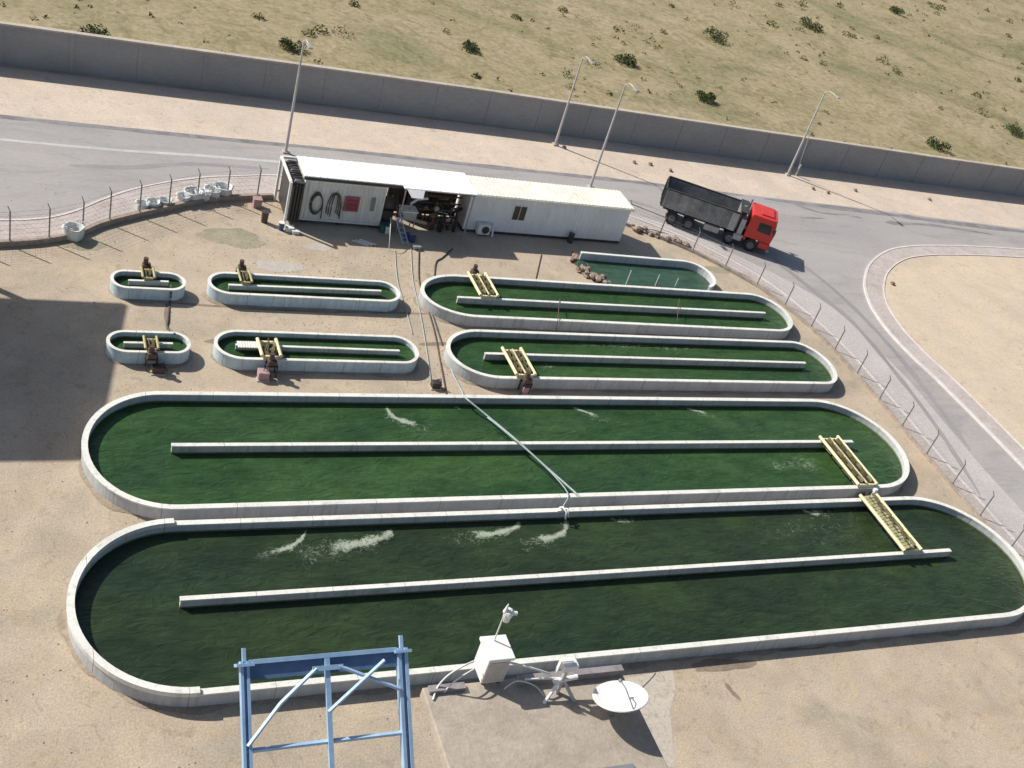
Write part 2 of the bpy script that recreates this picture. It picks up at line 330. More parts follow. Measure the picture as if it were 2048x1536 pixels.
inner = offs(OUT, 1.55)
ip = MB(); ip._w(offs(OUT, .18), inner, -.02, .11); struct('pavement', ip, pave)
ik = MB(); ik._w(inner, offs(inner, .12), -.02, .15); struct('kerb', ik, kerbm)
isl = MB(); isl.sheet(offs(inner, .12)+[(180, -40)], .10); struct('island_ground', isl, sand3)
sf = MB(); sf.sheet([(-400, 79.8), (34, 80.0), (180, 77.8), (700, 70), (1200, 1300), (-900, 1300)], .004); struct('scrub_ground', sf, scrubm)
ap = MB(); ap.sheet([gx(*p) for p in [(1345, 1338), (1180, 1372), (1000, 1400), (880, 1420), (900, 1536), (1350, 1536), (1340, 1420), (1352, 1380)]], .006); struct('concrete_apron', ap, apron)
def patch(cx, cy, rx, ry, m, name, seed, z=.006):
    rnd = random.Random(seed); P = []
    ph = [rnd.uniform(0, 6.28) for _ in range(5)]
    for k in range(40):
        t = 2*PI*k/40; q = 1+.13*math.sin(2*t+ph[0])+.1*math.sin(3*t+ph[1])+.06*math.sin(7*t+ph[2])+.04*math.sin(11*t+ph[3])
        P.append((cx+rx*q*math.cos(t), cy+ry*q*math.sin(t)))
    b = MB(); b.sheet(P, z); return struct(name, b, m)
slab = mat('pale_ground_patch', (.47, .42, .37), (.42, .37, .32), s1=1.2, s2=7, fine=.12)
damp = mat('damp_ground', (.20, .155, .115), (.27, .21, .155), s1=1, s2=6, fine=.2)
oliv = mat('olive_ground_cover', (.27, .25, .17), (.34, .29, .21), s1=1.4, s2=6, fine=.2)
for i, (px, py, a, b_, m, nm) in enumerate([(635, 494, .75, .5, slab, 'pale_ground_patch'), (560, 533, 1.3, .7, slab, 'pale_ground_patch'),
        (465, 475, 2.0, 1.0, oliv, 'ground_stain'), (875, 590, .4, 2.2, oliv, 'ground_stain'), (1440, 540, 1.2, .5, oliv, 'ground_stain'),
        (165, 490, 1.1, .6, oliv, 'ground_stain'), (1445, 1330, 1.6, .35, damp, 'ground_stain'), (1600, 1290, 2.0, .3, damp, 'ground_stain')]):
    x, y = gx(px, py); patch(x, y, a, b_, m, nm, i+3)
for i, L in enumerate([[(408, 683), (470, 684)], [(838, 689), (900, 687)], [(1650, 683), (1690, 690)]]):
    band([gx(*p) for p in L], .5, .4, .008, damp, 'trench')
band([gx(*p) for p in [(240, 598), (330, 604), (430, 612), (600, 622), (800, 626), (860, 628)]], .18, .18, .010, damp, 'trench')
band([gx(*p) for p in [(333, 606), (334, 660)]], .35, .3, .014, damp, 'trench')
band([gx(*p) for p in [(1450, 1365), (1465, 1385), (1482, 1400)]], .25, .25, .008, damp, 'trench')
band([gx(*p) for p in [(1240, 1398), (1265, 1392), (1300, 1360), (1312, 1345)]], .05, .06, .012, hosed, 'ground_crack')

# boundary wall beyond the road
bw = thing('boundary_wall', 'long plain grey boundary wall between the sand verge and the scrub', 'wall', (34, 79.8, 0))
base = [(-100, 80.2), (34, 79.7), (83, 78.3), (180, 77.0)]
b = MB(); b.wall(base, .3, 0, 2.75); o = b.build('wall', wallm, bw); o.location = (-34, -79.8, 0)
b = MB(); b.wall(base, .42, 2.75, 2.87); o = b.build('coping', apron, bw); o.location = (-34, -79.8, 0)
b = MB()
for i in range(60):
    x = -90+4.5*i
    y = 80.2-.5*(x+100)/134 if x < 34 else (79.7-1.4*(x-34)/49 if x < 83 else 78.3-1.3*(x-83)/97)
    b.box(x-.15, x+.15, y-.19, y-.151, 0, 2.74)
o = b.build('pilasters', wallm, bw); o.location = (-34, -79.8, 0)

# low walls under the fences
lw = MB(); lw._w(offs(lowLs, .12), offs(lowLs, -.12), 0, .34)
tag(lw.build('low_wall', mat('low_block_wall', (.36, .29, .24), (.28, .22, .18), s1=2, s2=6, fine=.2)), 'low block wall curving under the wire fence at the upper left', 'wall')
lw = MB(); lw._w(offs(fenceR, .09), offs(fenceR, -.09), 0, .2)
tag(lw.build('low_wall', mat('low_block_wall_worn', (.38, .32, .27), (.27, .22, .18), s1=2, s2=4, fine=.25)), 'very low worn edging wall under the fence beside the right hand road', 'wall')

def resample(L, step):
    out = [L[0]]; acc = 0
    for a, b in zip(L, L[1:]):
        d = math.hypot(b[0]-a[0], b[1]-a[1])
        while acc+d >= step:
            t = (step-acc)/d; a = (a[0]+(b[0]-a[0])*t, a[1]+(b[1]-a[1])*t); out.append(a); d = math.hypot(b[0]-a[0], b[1]-a[1]); acc = 0
        acc += d
    return out
def fence(line, step, z0, H, label):
    P = resample(line, step); o = P[0]
    root = thing('wire_fence', label, 'fence', (o[0], o[1], 0)); post = None
    for i, p in enumerate(P):
        if post is None:
            m = MB(); m.tube([(0, 0, z0), (0, 0, z0+H)], .045, 6); m.tube([(0, 0, z0+H-.02), (-.12, .12, z0+H+.25)], .025, 6)
            post = m.build('post', galv2, root)
        else:
            post = post.copy(); C.objects.link(post); post.parent = root
        post.location = (p[0]-o[0], p[1]-o[1], 0)
        if 0 < i < len(P):
            a = P[i-1]
    w_ = MB()
    for k in range(7):
        z = z0+.1+(H-.15)*k/6
        w_.tube([(p[0]-o[0], p[1]-o[1], z) for p in P], .006, 4)
    for a, b_ in zip(P, P[1:]):
        L = math.hypot(b_[0]-a[0], b_[1]-a[1]); n = max(2, int(L/.28))
        for k in range(n):
            for s in (0, 1):
                t0 = k/n; t1 = min(1, max(0, t0+(1 if s else -1)*H/L*.9)); zz = z0+.1+(H-.15)*min(1, abs(t1-t0)/(H/L*.9))
                if abs(t1-t0) < .02: continue
                q0 = (a[0]+(b_[0]-a[0])*t0-o[0], a[1]+(b_[1]-a[1])*t0-o[1], z0+.1); q1 = (a[0]+(b_[0]-a[0])*t1-o[0], a[1]+(b_[1]-a[1])*t1-o[1], zz)
                w_.tube([q0, q1], .0035, 3, False)
    w_.build('wire_mesh', galv2, root)
galv2 = mat('dull_fence_metal', (.22, .215, .215), (.28, .27, .26), s1=3, s2=10, rough=.5, fine=.1)
fence(lowLs, 2.05, .34, 1.75, 'wire mesh fence with grey posts curving along the upper left edge of the yard')
fence(fenceR, 2.7, .2, 1.55, 'thin wire mesh fence between the ponds and the right hand road')

rnd = random.Random(77); m = MB(); pebm = mat('pebbles', (.40, .34, .28), (.30, .25, .20), (.55, .50, .44), s1=4, s2=9, fine=.35)
for _ in range(3400):
    x = rnd.uniform(.2, 51); y = rnd.uniform(22, 64)
    if rnd.random() < .5: x = 20+rnd.gauss(0, 5); y = 55+rnd.gauss(0, 5)
    if y > 58 and x > 16.5: continue
    q = rnd.uniform(.015, .055); t = rnd.random()*3; a, b_ = q*math.cos(t), q*math.sin(t)
    m.add([(x+a, y+b_, 0), (x-b_, y+a, 0), (x-a, y-b_, 0), (x+b_, y-a, 0), (x, y, q*.9)], [(0, 1, 4), (1, 2, 4), (2, 3, 4), (3, 0, 4)])
tag(m.build('gravel', pebm), 'small loose stones scattered over the sandy yard', 'gravel', kind='stuff')

# ------------------------------------------------------------------ ponds
H_ = .754; WZ = .28
def outline(xl, xr, yc, ry, al, ar, ang, off, n=30):
    pts = [(xr+(ar+off)*math.sin(PI*k/n), (ry+off)*math.cos(PI*k/n)) for k in range(n+1)]
    pts += [(xl-(al+off)*math.sin(PI*k/n), -(ry+off)*math.cos(PI*k/n)) for k in range(n+1)]
    xm = (xl+xr)/2; c, s = math.cos(ang), math.sin(ang)
    return [(xm+c*(x-xm)-s*y, yc+s*(x-xm)+c*y) for x, y in pts]
algae = mat('algae_tide_mark', (.10, .13, .06), (.16, .17, .10), (.05, .08, .03), s1=3, s2=9, rough=.6, fine=.25)
def pond(p, div, label, wm, wtm, th=.2, wz=WZ, group='raceway ponds of green water'):
    cx, cy = (p[0]+p[1])/2, p[2]
    root = thing('raceway_pond', label, 'pond', (cx, cy, 0), 0, group)
    A = outline(*p, th/2); B = outline(*p, -th/2); sh = lambda P: [(x-cx, y-cy) for x, y in P]
    m = MB(); m.ring(sh(A), sh(B), -.05, H_-.07); m.build('outer_wall', wm, root)
    A2 = outline(*p, th/2+.025); B2 = outline(*p, -th/2-.02)
    m = MB(); m.ring(sh(A2), sh(B2), H_-.07, H_); m.build('rim', conc, root)
    (x0, y0), (x1, y1) = div; d = th*.42
    m = MB(); m.prism(sh([(x0, y0-d), (x1, y1-d), (x1, y1+d), (x0, y0+d)]), -.02, H_-.07); dv = m.build('divider_wall', concg, root)
    d += .02
    m = MB(); m.prism(sh([(x0-.02, y0-d), (x1+.02, y1-d), (x1+.02, y1+d), (x0-.02, y0+d)]), H_-.07, H_-.005); m.build('divider_rim', conc, dv)
    B3 = outline(*p, -th/2-.004); B4 = outline(*p, -th/2+.03)
    m = MB(); m.ring(sh(B4), sh(B3), wz-.1, wz+.09); m.build('tide_mark', algae, root)
    dd = th*.42+.004; m = MB(); m.prism(sh([(x0-.004, y0-dd), (x1+.004, y1-dd), (x1+.004, y1+dd), (x0-.004, y0+dd)]), wz-.1, wz+.08); m.build('tide_mark', algae, dv)
    # water: finely divided surface with low ripples
    W = outline(*p, -th/2+.01, n=24)
    m = MB(); m.sheet(W, wz); struct('water', m, wtm)
    return root
ponds = [
 ((6.094, 8.261, 52.237, .802, .717, .800, .002), [(6.2, 52.13), (8.22, 52.2)], 'smallest pond of the back row, beside the wide shadow', concb, waterA, .12),
 ((11.475, 20.231, 52.375, 1.029, 1.072, .964, .001), [(11.42, 52.2), (20.15, 52.4)], 'middle sized pond of the back row, in front of the container', concb, waterA, .14),
 ((25.603, 47.259, 52.339, 2.194, 2.828, 2.029, -.004), [(24.89, 52.16), (47.42, 52.19)], 'long pond of the back row, in front of the half buried tank', concw, waterA, .18),
 ((5.696, 7.929, 46.607, .837, .871, .726, .002), [(5.56, 46.5), (7.85, 46.54)], 'smallest pond of the second row, touching the wide shadow', concb, waterA, .12),
 ((11.304, 19.707, 46.617, 1.194, 1.323, 1.010, -.001), [(10.98, 46.6), (19.71, 46.5)], 'middle pond of the second row, with a plate on its divider', concb, waterA, .14),
 ((25.086, 47.468, 46.531, 2.206, 2.445, 1.728, .004), [(24.78, 46.49), (47.21, 46.5)], 'long pond of the second row, just behind the two largest ponds', concw, waterA, .18),
 ((6.94, 45.167, 38.682, 3.863, 3.56, 3.763, .001), [(7.02, 38.8), (45.7, 38.72)], 'very long bright green pond crossed by a pale hose', concw, waterA, .22),
 ((6.581, 46.255, 29.53, 4.297, 4.12, 4.297, -.001), [(6.4, 29.72), (46.2, 29.78)], 'nearest and largest dark green pond with foam streaks', concw, waterB, .22)]
for p, dv, lb, wm, wt, th in ponds: pond(p, dv, lb, wm, wt, th, wz=(.40 if th < .15 else WZ))
near = ponds[7][0]; Lo = [(x, y) for x, y in outline(*near, 0, 40)][41:]
m = MB(); m._w(offs(Lo, .15), offs(Lo, -.13), H_-.09, H_+.13); tag(m.build('curved_capping', conc), 'raised curved capping round the left end of the nearest pond', 'capping')
dirt = mat('dirt_bank', (.33, .26, .19), (.25, .20, .15), (.40, .33, .25), s1=1.6, s2=8, bump=.4, bs=12, fine=.25)
for p, dv, lb, wm, wt, th in ponds:
    rnd = random.Random(int(p[2]*10+p[0])); A = outline(*p, th/2-.03); D = []
    ph = rnd.uniform(0, 6); n_ = len(A)
    A = resample(A+[A[0]], .3)
    D = offs(A, -0.0); w_ = [(.10+.10*math.sin(i*.31+ph)+.08*math.sin(i*.83+2*ph)+rnd.uniform(0, .06)) for i in range(len(A))]
    D = [offs(A, .05+max(0, w_[i]))[i] for i in range(0, len(A))]
    b = MB(); b.strip(A, D, .07, .012); o = b.build('dirt_bank', dirt); tag(o, kind='structure')
# square plate on the divider of the second row's middle pond
m = MB(); m.box(-.55, .55, -.28, .28, 0, .03)
for k in range(8): m.box(-.5+k*.135, -.46+k*.135, -.26, .26, .03, .05)
o = m.build('grating_plate', cable); o.location = (11.6, 46.58, .752); tag(o, 'pale ribbed plate lying on the left end of a pond divider', 'plate')

# the half buried tank at the back right
tank = thing('half_buried_tank', 'short green tank with a white rounded right end, filled with rubble at its left', 'tank', (40, 56.7, 0))
hx, hy = 40, 56.7
arc = [(43.9+1.62*math.sin(PI*k/16), 56.72+1.68*math.cos(PI*k/16)) for k in range(17)]
top = [(35.9, 58.55)]+arc[:9]; bot = arc[8:]+[(36.6, 55.15)]
line = [(35.9, 58.55), (38, 58.5)]+arc+[(36.7, 55.1)]
sh = [(x-hx, y-hy) for x, y in line]
m = MB(); m._w(offs(sh[:17], .08), offs(sh[:17], -.08), -.03, .68); m._w(offs(sh[16:], .07), offs(sh[16:], -.07), -.03, .36); m.build('tank_wall', concw, tank)
m = MB(); m._w(offs(sh[:17], .11), offs(sh[:17], -.1), .68, .76); m.build('rim', white, tank)
for k, x in enumerate((-1.8, .55, 2.2)):
    m = MB(); m.tube([(x, -1.15+.1*k, .1), (x, -1.15+.1*k, 1.35-.25*k)], .03, 6); m.build('standpipe', cable, tank)
m = MB(); m.sheet([(35.2, 57.9), (35.95, 58.5)]+[(x-.02, y) for x, y in arc]+[(36.75, 55.2), (35.7, 56.6)], .22); struct('water', m, waterC)

# rubble beside it: each stone its own object
rk = []
rnd = random.Random(5)
for k in range(6):
    m = MB(); m.blob((0, 0, .12), .2, (1.2, .9, .7), 7, 5, .25, rnd); me = m.build('stone', rock); rk.append(me)
def put(protos, used, x, y, z, rz, s, label, cat, group):
    k = used[0] % len(protos)
    if used[0] < len(protos): o = protos[k]
    else: o = protos[k].copy(); C.objects.link(o)
    used[0] += 1
    o.location = (x, y, z); o.rotation_euler = (0, 0, rz); o.scale = (s, s, s); tag(o, label, cat, group); return o
used = [0]
for k in range(34):
    t = rnd.random(); a = at(1140, 512).lerp(at(1212, 572), t) if k % 2 else at(1150, 540).lerp(at(1200, 560), t)
    put(rk, used, a.x+rnd.uniform(-.45, .45), a.y+rnd.uniform(-.35, .35), rnd.uniform(-.02, .12), rnd.uniform(0, 6), rnd.uniform(.5, 1.4), 'rough stone in the rubble heap at the left end of the half buried tank', 'stone', 'stones at the left end of the half buried tank')
for k in range(32):
    t = rnd.random(); a = at(1268, 458).lerp(at(1395, 498), t)
    put(rk, used, a.x+rnd.uniform(-.3, .3), a.y+rnd.uniform(-.35, .35), 0, rnd.uniform(0, 6), rnd.uniform(.5, 1.5), 'rough stone among the debris beside the truck road, right of the cabin', 'stone', 'stones and debris right of the cabin')
for k, (px, py) in enumerate([(1300, 330), (1625, 378), (1710, 382), (1128, 297), (1655, 386), (1858, 400), (1783, 571), (1340, 342), (1268, 326)]):
    x, y = gx(px, py); zz = .1 if k == 6 else 0
    put(rk, used, x, y, zz, k, .9, 'lone stone on the pale sand near the road', 'stone', 'lone stones on the pale sand')

# ------------------------------------------------------------------ paddlewheels
def paddle(x, y0, y1, wd, label, motor=None, wheels=2, rs=.42, cover=False, bw=.07, bm_=None, group='yellow paddlewheels across the ponds'):
    L = y1-y0; root = thing('paddlewheel', label, 'paddlewheel', (x, y0, H_), 0, group)
    zc = .12
    xs = [-wd/2, wd/2]
    for s in xs:
        m = MB(); m.tube([(s, -.12, .24), (s, L+.12, .24)], bw*1.35, 10); m.build('beam', bm_ or yel, root)
    if wheels == 2:
        m = MB(); m.box(-.035, .035, 0, L, .20, .28); m.build('middle_rail', yel, root)
    for e in (0, L): m = MB(); m.box(-wd/2+.07, wd/2-.07, e-.06, e+.06, .0, .17); m.build('end_bracket', bm_ or yel, root)
    cs = (-wd*.25, wd*.25) if wheels == 2 else (0,)
    rr = min(rs, wd*.23 if wheels == 2 else wd*.42)
    for c in cs:
        wh = MB(); wh.tube([(c, .06, zc), (c, L-.06, zc)], .045, 8); sw = wh.build('shaft', dark, root)
        bl = MB(); nb = 6; seg = max(1, int(L/.55))
        for s in range(seg):
            a0 = .1+(L-.2)*s/seg; a1 = .1+(L-.2)*(s+1)/seg-.05
            for k in range(nb):
                t = 2*PI*k/nb+s*.5
                mt = Matrix.Translation((c, 0, zc)) @ Matrix.Rotation(t, 4, 'Y')
                bl.box(.05, rr, a0, a1, -.012, .012, mt)
        bl.build('blades', yeld, root)
    if cover:
        m = MB(); m.add([(-wd/2+.08, 0, .24), (wd*.1, 0, .33), (wd*.1, L, .33), (-wd/2+.08, L, .24)], [(0, 1, 2, 3)])
        for k in range(int(L/.22)): m.box(-wd/2+.08, wd*.1, .05+k*.22, .08+k*.22, .335, .355)
        o = m.build('slatted_cover', mat('olive_cover', (.42, .40, .24), (.34, .32, .18), s1=3, s2=9, fine=.15), root)
        sm = o.modifiers.new('solid', 'SOLIDIFY'); sm.thickness = .02
    if motor:
        yy = -.42 if motor == 'front' else L+.42; sgn = -1 if motor == 'front' else 1
        m = MB(); m.box(-.22, .22, yy-.2, yy+.2, -.05, .25); mo = m.build('gearbox', brown, root, .03)
        m = MB(); m.tube([(-.05, yy, .25), (-.05, yy, .62)], .13, 12); m.build('motor', brown, mo)
        m = MB()
        for sx in (-.25, .25):
            for sy in (-.2, .2): m.box(sx-.03, sx+.03, yy+sy-.03, yy+sy+.03, -H_, .0)
        m.box(-.29, .29, yy-.24, yy+.24, -.1, -.051); m.build('stand', dark, root)
    return root
paddle(43.9, 34.85, 38.75, 1.3, 'long yellow twin paddlewheel across the front channel of the pond with the hose', None)
paddle(43.35, 29.8, 33.8, 1.15, 'yellow paddlewheel with an olive slatted cover across the nearest pond', None, 1, cover=True)
paddle(26.4, 44.35, 46.6, 1.15, 'yellow twin paddlewheel with brown motor on the long second row pond', 'front')
paddle(26.85, 52.2, 54.5, 1.15, 'yellow twin paddlewheel at the back wall of the long back row pond', 'back')
paddle(12.55, 45.45, 46.7, .95, 'small yellow paddlewheel with a pink brown motor block on the middle second row pond', 'front', 1)
paddle(12.35, 52.3, 53.35, .6, 'small paddlewheel with its brown motor at the back wall of the middle back row pond', 'back', 1, bw=.05, bm_=yeld2)
paddle(6.78, 45.8, 46.6, .6, 'tiny paddlewheel with a dark motor in front of the smallest second row pond', 'front', 1, bw=.05, bm_=yeld2)
paddle(7.2, 52.2, 53.0, .6, 'tiny paddlewheel with a tall motor behind the smallest back row pond', 'back', 1, bw=.05, bm_=yeld2)
def block(px, py, sx, sy, sz, m, label, name='pump_box'):
    x, y = gx(px, py); r = thing(name, label, 'pump box', (x, y, 0))
    b = MB(); b.box(-sx/2, sx/2, -sy/2, sy/2, .06, sz); b.build('housing', m, r, .03)
    b = MB(); b.box(-sx/2-.05, sx/2+.05, -sy/2-.05, sy/2+.05, 0, .06); b.build('base', apron, r)
    b = MB(); b.tube([(0, 0, sz), (0, 0, sz+.12), (sx*.4, 0, sz+.2), (sx*.7, 0, .1)], .03, 6); b.build('pipe', dark, r)
    return r
block(525, 757, .55, .5, .5, pinkm, 'low reddish pump box on the sand in front of the middle second row pond')
block(316, 745, .6, .4, .4, brown, 'low brown pump box on the sand in front of the smallest second row pond')
block(1050, 785, .5, .35, .45, pinkm, 'pinkish pump box between the long second row pond and the pond with the hose')
block(870, 775, .5, .4, .4, dark, 'black pump on the sand left of the long second row pond')
x, y = 44.1, 34.35
r = thing('drive_motor', 'dark drive motor standing in the narrow gap between the two largest ponds', 'motor', (43.9, 34.3, 0))
m = MB(); m.box(-.45, .45, -.16, .22, .05, .5); m.build('gearbox', dark, r, .03)
m = MB(); m.tube([(-.1, 0, .5), (-.1, 0, .95)], .14, 12); m.build('motor', dark, r)
m = MB(); m.box(.15, .35, -.1, .1, .5, 1.05); m.build('switch_box', white, r, .01)

# ------------------------------------------------------------------ foam
def foam_mat():
    m = mat('algae_foam', (.42, .48, .36), (.56, .60, .50), (.30, .37, .24), s1=3, s2=14, fine=.2, rough=.7)
    n = m.node_tree.nodes; l = m.node_tree.links; b = n['Principled BSDF']
    at_ = n.new('ShaderNodeAttribute'); at_.attribute_name = 'fall'
    g = n.new('ShaderNodeNewGeometry')
    t1 = n.new('ShaderNodeTexNoise'); t1.inputs['Scale'].default_value = 4.6; t1.inputs['Detail'].default_value = 10; t1.inputs['Roughness'].default_value = .75; t1.inputs['Distortion'].default_value = 1.2
    l.new(g.outputs['Position'], t1.inputs[0])
    a = n.new('ShaderNodeMath'); a.operation = 'MULTIPLY_ADD'; a.inputs[1].default_value = .42; l.new(at_.outputs['Fac'], a.inputs[0]); l.new(t1.outputs[0], a.inputs[2])
    r = n.new('ShaderNodeMapRange'); r.inputs[1].default_value = .66; r.inputs[2].default_value = .90; r.inputs[4].default_value = .72; l.new(a.outputs[0], r.inputs[0])
    l.new(r.outputs[0], b.inputs['Alpha']); return m
foamA = foam_mat()
FO = []
def foam(L, wd, n, z, label, seed, fine=1.0, dens=None):
    o = foam_(L, wd, n, z, label, seed, fine, dens)
    if n > 100 and fine >= .8:
        h = foam_([(a+(-6 if i else 0), b_+i*2) for i, (a, b_) in enumerate(L)]+[(L[-1][0]+(L[-1][0]-L[0][0])*.45, L[-1][1]+5)], wd*2.2, n, z+.014, label, seed+50, .5, .40)
        o.data.materials.clear(); o.data.materials.append(foamA); h.data.name = 'foam'
        h.parent = o; h.name = 'loose_scum'
        for k in ('label', 'category', 'kind'):
            if k in h: del h[k]
    return o
def foam_(L, wd, n, z, label, seed, fine=1.0, dens=None):
    P = smooth_line([gx(px, py, z) for px, py in L], 8); N = len(P); dens = dens if dens is not None else (1.0 if fine >= 1 else .62)
    rnd = random.Random(seed); cols = []; fl = []; K = 6
    for k in range(K+1):
        o_ = (k/K-.5)*2
        ws = [wd*1.6*(.35+.9*i/N)*(1+.25*math.sin(i*.9+seed)) for i in range(N)]
        cols.append([offs(P, o_*ws[i])[i] for i in range(N)])
        for i in range(N): e = min(1, i/4, (N-1-i)/5); fl.append(dens*(1-abs(o_)**1.4)*e)
    vs = [(x, y, z+.006+.006*(1-abs(k/K-.5)*2)) for k, c_ in enumerate(cols) for x, y in c_]
    fs = [(k*N+i, k*N+i+1, (k+1)*N+i+1, (k+1)*N+i) for k in range(K) for i in range(N-1)]
    m = MB(); m.add(vs, fs); o = m.build('foam', foamA, smooth=True)
    at_ = o.data.attributes.new('fall', 'FLOAT', 'POINT'); at_.data.foreach_set('value', fl)
    tag(o, label, 'foam', kind='stuff'); return o
zf = WZ
foam([(615, 1058), (600, 1080), (575, 1096), (535, 1106)], .16, 420, zf, 'curved foam streak, leftmost in the nearest pond', 1)
foam([(785, 1056), (770, 1072), (720, 1086), (640, 1098)], .32, 420, zf, 'ragged foam patch left of centre in the nearest pond', 2)
foam([(1040, 1040), (1030, 1055), (985, 1068), (930, 1070)], .22, 340, zf, 'foam streak left of the hose outlet in the nearest pond', 3)
foam([(1132, 1035), (1130, 1060), (1105, 1075), (1060, 1078)], .22, 420, zf, 'foam streak under the hose outlet in the nearest pond', 4)
foam([(1215, 1035), (1240, 1042), (1275, 1038)], .2, 80, zf, 'small foam specks right of the hose outlet', 5, .8)
foam([(1600, 1018), (1625, 1026), (1650, 1020)], .22, 120, zf, 'pale foam by the back wall left of the covered paddlewheel', 6)
foam([(770, 808), (785, 832), (810, 843), (840, 850)], .22, 190, zf, 'foam streak at the back wall, leftmost in the pond with the hose', 7)
foam([(905, 812), (925, 818)], .2, 60, zf, 'small foam patch where the hose enters the pond', 8)
foam([(1138, 812), (1165, 822), (1205, 836)], .14, 170, zf, 'diagonal foam streak in the middle of the pond with the hose', 9)
foam([(1365, 815), (1395, 822), (1418, 828)], .13, 120, zf, 'diagonal foam streak, rightmost in the pond with the hose', 10)
foam([(1520, 935), (1590, 928), (1660, 932)], .7, 130, zf, 'sparkle on the water drawn as scattered pale specks, left of the long twin paddlewheel', 11, .6, .45)  # glints on the ripples, painted as pale specks with the foam material
foam([(1130, 689), (1230, 690), (1340, 693)], .1, 220, zf, 'line of foam along the back wall of the long second row pond', 12, .8)
foam([(1480, 1065), (1620, 1058), (1770, 1050)], 1.5, 260, zf, 'faint churned foam left of the covered paddlewheel', 13, .4, .28)
foam([(1075, 735), (1120, 735)], .4, 70, zf, 'foam specks right of the paddlewheel in the second row pond', 14, .6)

# ------------------------------------------------------------------ hoses
def hose_(L, r, m, label, cat='hose', name='hose', z=None):
    P = []
    for q in L: z_ = q[2] if len(q) > 2 else r+.01; a = at(q[0], q[1], z_); P.append((a.x, a.y, a.z))
    P = smooth_line(P, 5); b = MB(); b.tube(P, r, 8); return tag(b.build(name, m, smooth=True), label, cat)
hose_([(895, 700), (903, 740), (925, 785, .1), (930, 795, .85), (975, 832, .62), (1035, 882, .85), (1090, 932, .6), (1150, 985, .84), (1157, 996, .8)], .05, hose, 'long pale hose crossing over the very long pond and its divider')
hose_([(975, 835, .8), (1040, 888, .9), (1095, 938, .8), (1135, 985, .84), (1128, 1010, .95), (1122, 1022, .85)], .03, hose, 'thinner pale hose lying beside the long one and ending between the two largest ponds')
hose_([(838, 500), (838, 560), (850, 600), (868, 660), (880, 720), (893, 790)], .04, hosed, 'dark hose running over the sand from the machinery to the ponds, leftmost of the pair')
hose_([(905, 497), (885, 515), (872, 525), (868, 560), (862, 610), (872, 650), (885, 690)], .04, hosed, 'dark bent hose running down from the cabin shadow past the long back row pond')
hose_([(790, 500), (795, 560), (812, 620), (825, 668)], .03, hose, 'pale hose over the sand right of the middle back row pond')
hose_([(822, 495), (826, 560), (845, 650), (862, 760)], .03, hose, 'pale hose over the sand left of the long ponds')
hose_([(1083, 508), (1078, 530), (1072, 556)], .03, hosed, 'short dark hose behind the long back row pond')
hose_([(343, 570, .8), (342, 590, .5), (340, 602, .05), (336, 640), (335, 655, .1), (350, 668, .8)], .05, hosed, 'dark hose linking the two smallest ponds')
hose_([(1270, 452, .1), (1300, 458, .25), (1330, 466, .1), (1352, 472, .1)], .06, cable, 'white pipe lying among the debris right of the cabin', 'pipe', 'pipe')
for px in (1118, 1357):
    z0 = 1.0; a = at(px, 640, H_)
    hose_([(px+2, 598, .7), (px, 612, .9), (px-3, 645, .8), (px-5, 660, .05)], .022, rust, ('left' if px < 1200 else 'right')+' one of two thin brown pipes over the long back row pond', 'pipe', 'pipe')
sp = MB(); a = at(1125, 1020, .8)
r = thing('outlet_pipe', 'white outlet pipe on the wall between the two largest ponds, above the foam', 'pipe', (a.x, a.y, 0))
m = MB(); m.tube([(-.1, .15, .8), (-.05, 0, 1.0), (.05, -.3, .95), (.05, -.42, .6)], .05, 8); m.tube([(.15, .1, .8), (.2, -.1, .95), (.2, -.4, .7)], .04, 8); m.build('bent_pipe', white, r, smooth=True)
m = MB(); m.box(-.3, .3, -.09, .09, .76, .83); m.build('clamp', white, r)

# ------------------------------------------------------------------ container, canopy, cabin
def ribs(m, x0, x1, y, z0, z1, step=.24, d=.035, flip=-1):
    n = int((x1-x0)/step)
    for k in range(n):
        a = x0+(k+.25)*(x1-x0)/n; b_ = a+step*.45
        m.add([(a, y, z0), (a+.03, y+flip*d, z0), (b_-.03, y+flip*d, z0), (b_, y, z0), (a, y, z1), (a+.03, y+flip*d, z1), (b_-.03, y+flip*d, z1), (b_, y, z1)],
              [(0, 1, 5, 4), (1, 2, 6, 5), (2, 3, 7, 6), (4, 5, 6, 7), (0, 3, 2, 1)])
ct = thing('shipping_container', 'grey white shipping container with hanging hose loops and a red panel', 'container', (17.05, 60.95, 0))
m = MB(); m.box(0, 5.2, 0, 2.44, .3, 3.0); ribs(m, .15, 5.05, 0, .42, 2.86, .26, .05); m.build('body', cont, ct)
m = MB()
for x in (-.02, 5.1): m.box(x, x+.12, -.05, 2.5, .25, 3.02)
m.box(.1, 5.1, -.06, .0, 2.88, 3.02); m.box(.1, 5.1, -.06, 0, .25, .4); m.build('frame', cont, ct)
m = MB()
for x in (.2, 2.5, 4.6): m.box(x, x+.35, .1, 2.3, 0, .25)
m.build('skid', dark, ct)
def ringp(cx, cz, rx, rz, y): return [(cx+rx*math.cos(t), y, cz+rz*math.sin(t)) for t in [2*PI*k/20 for k in range(21)]]
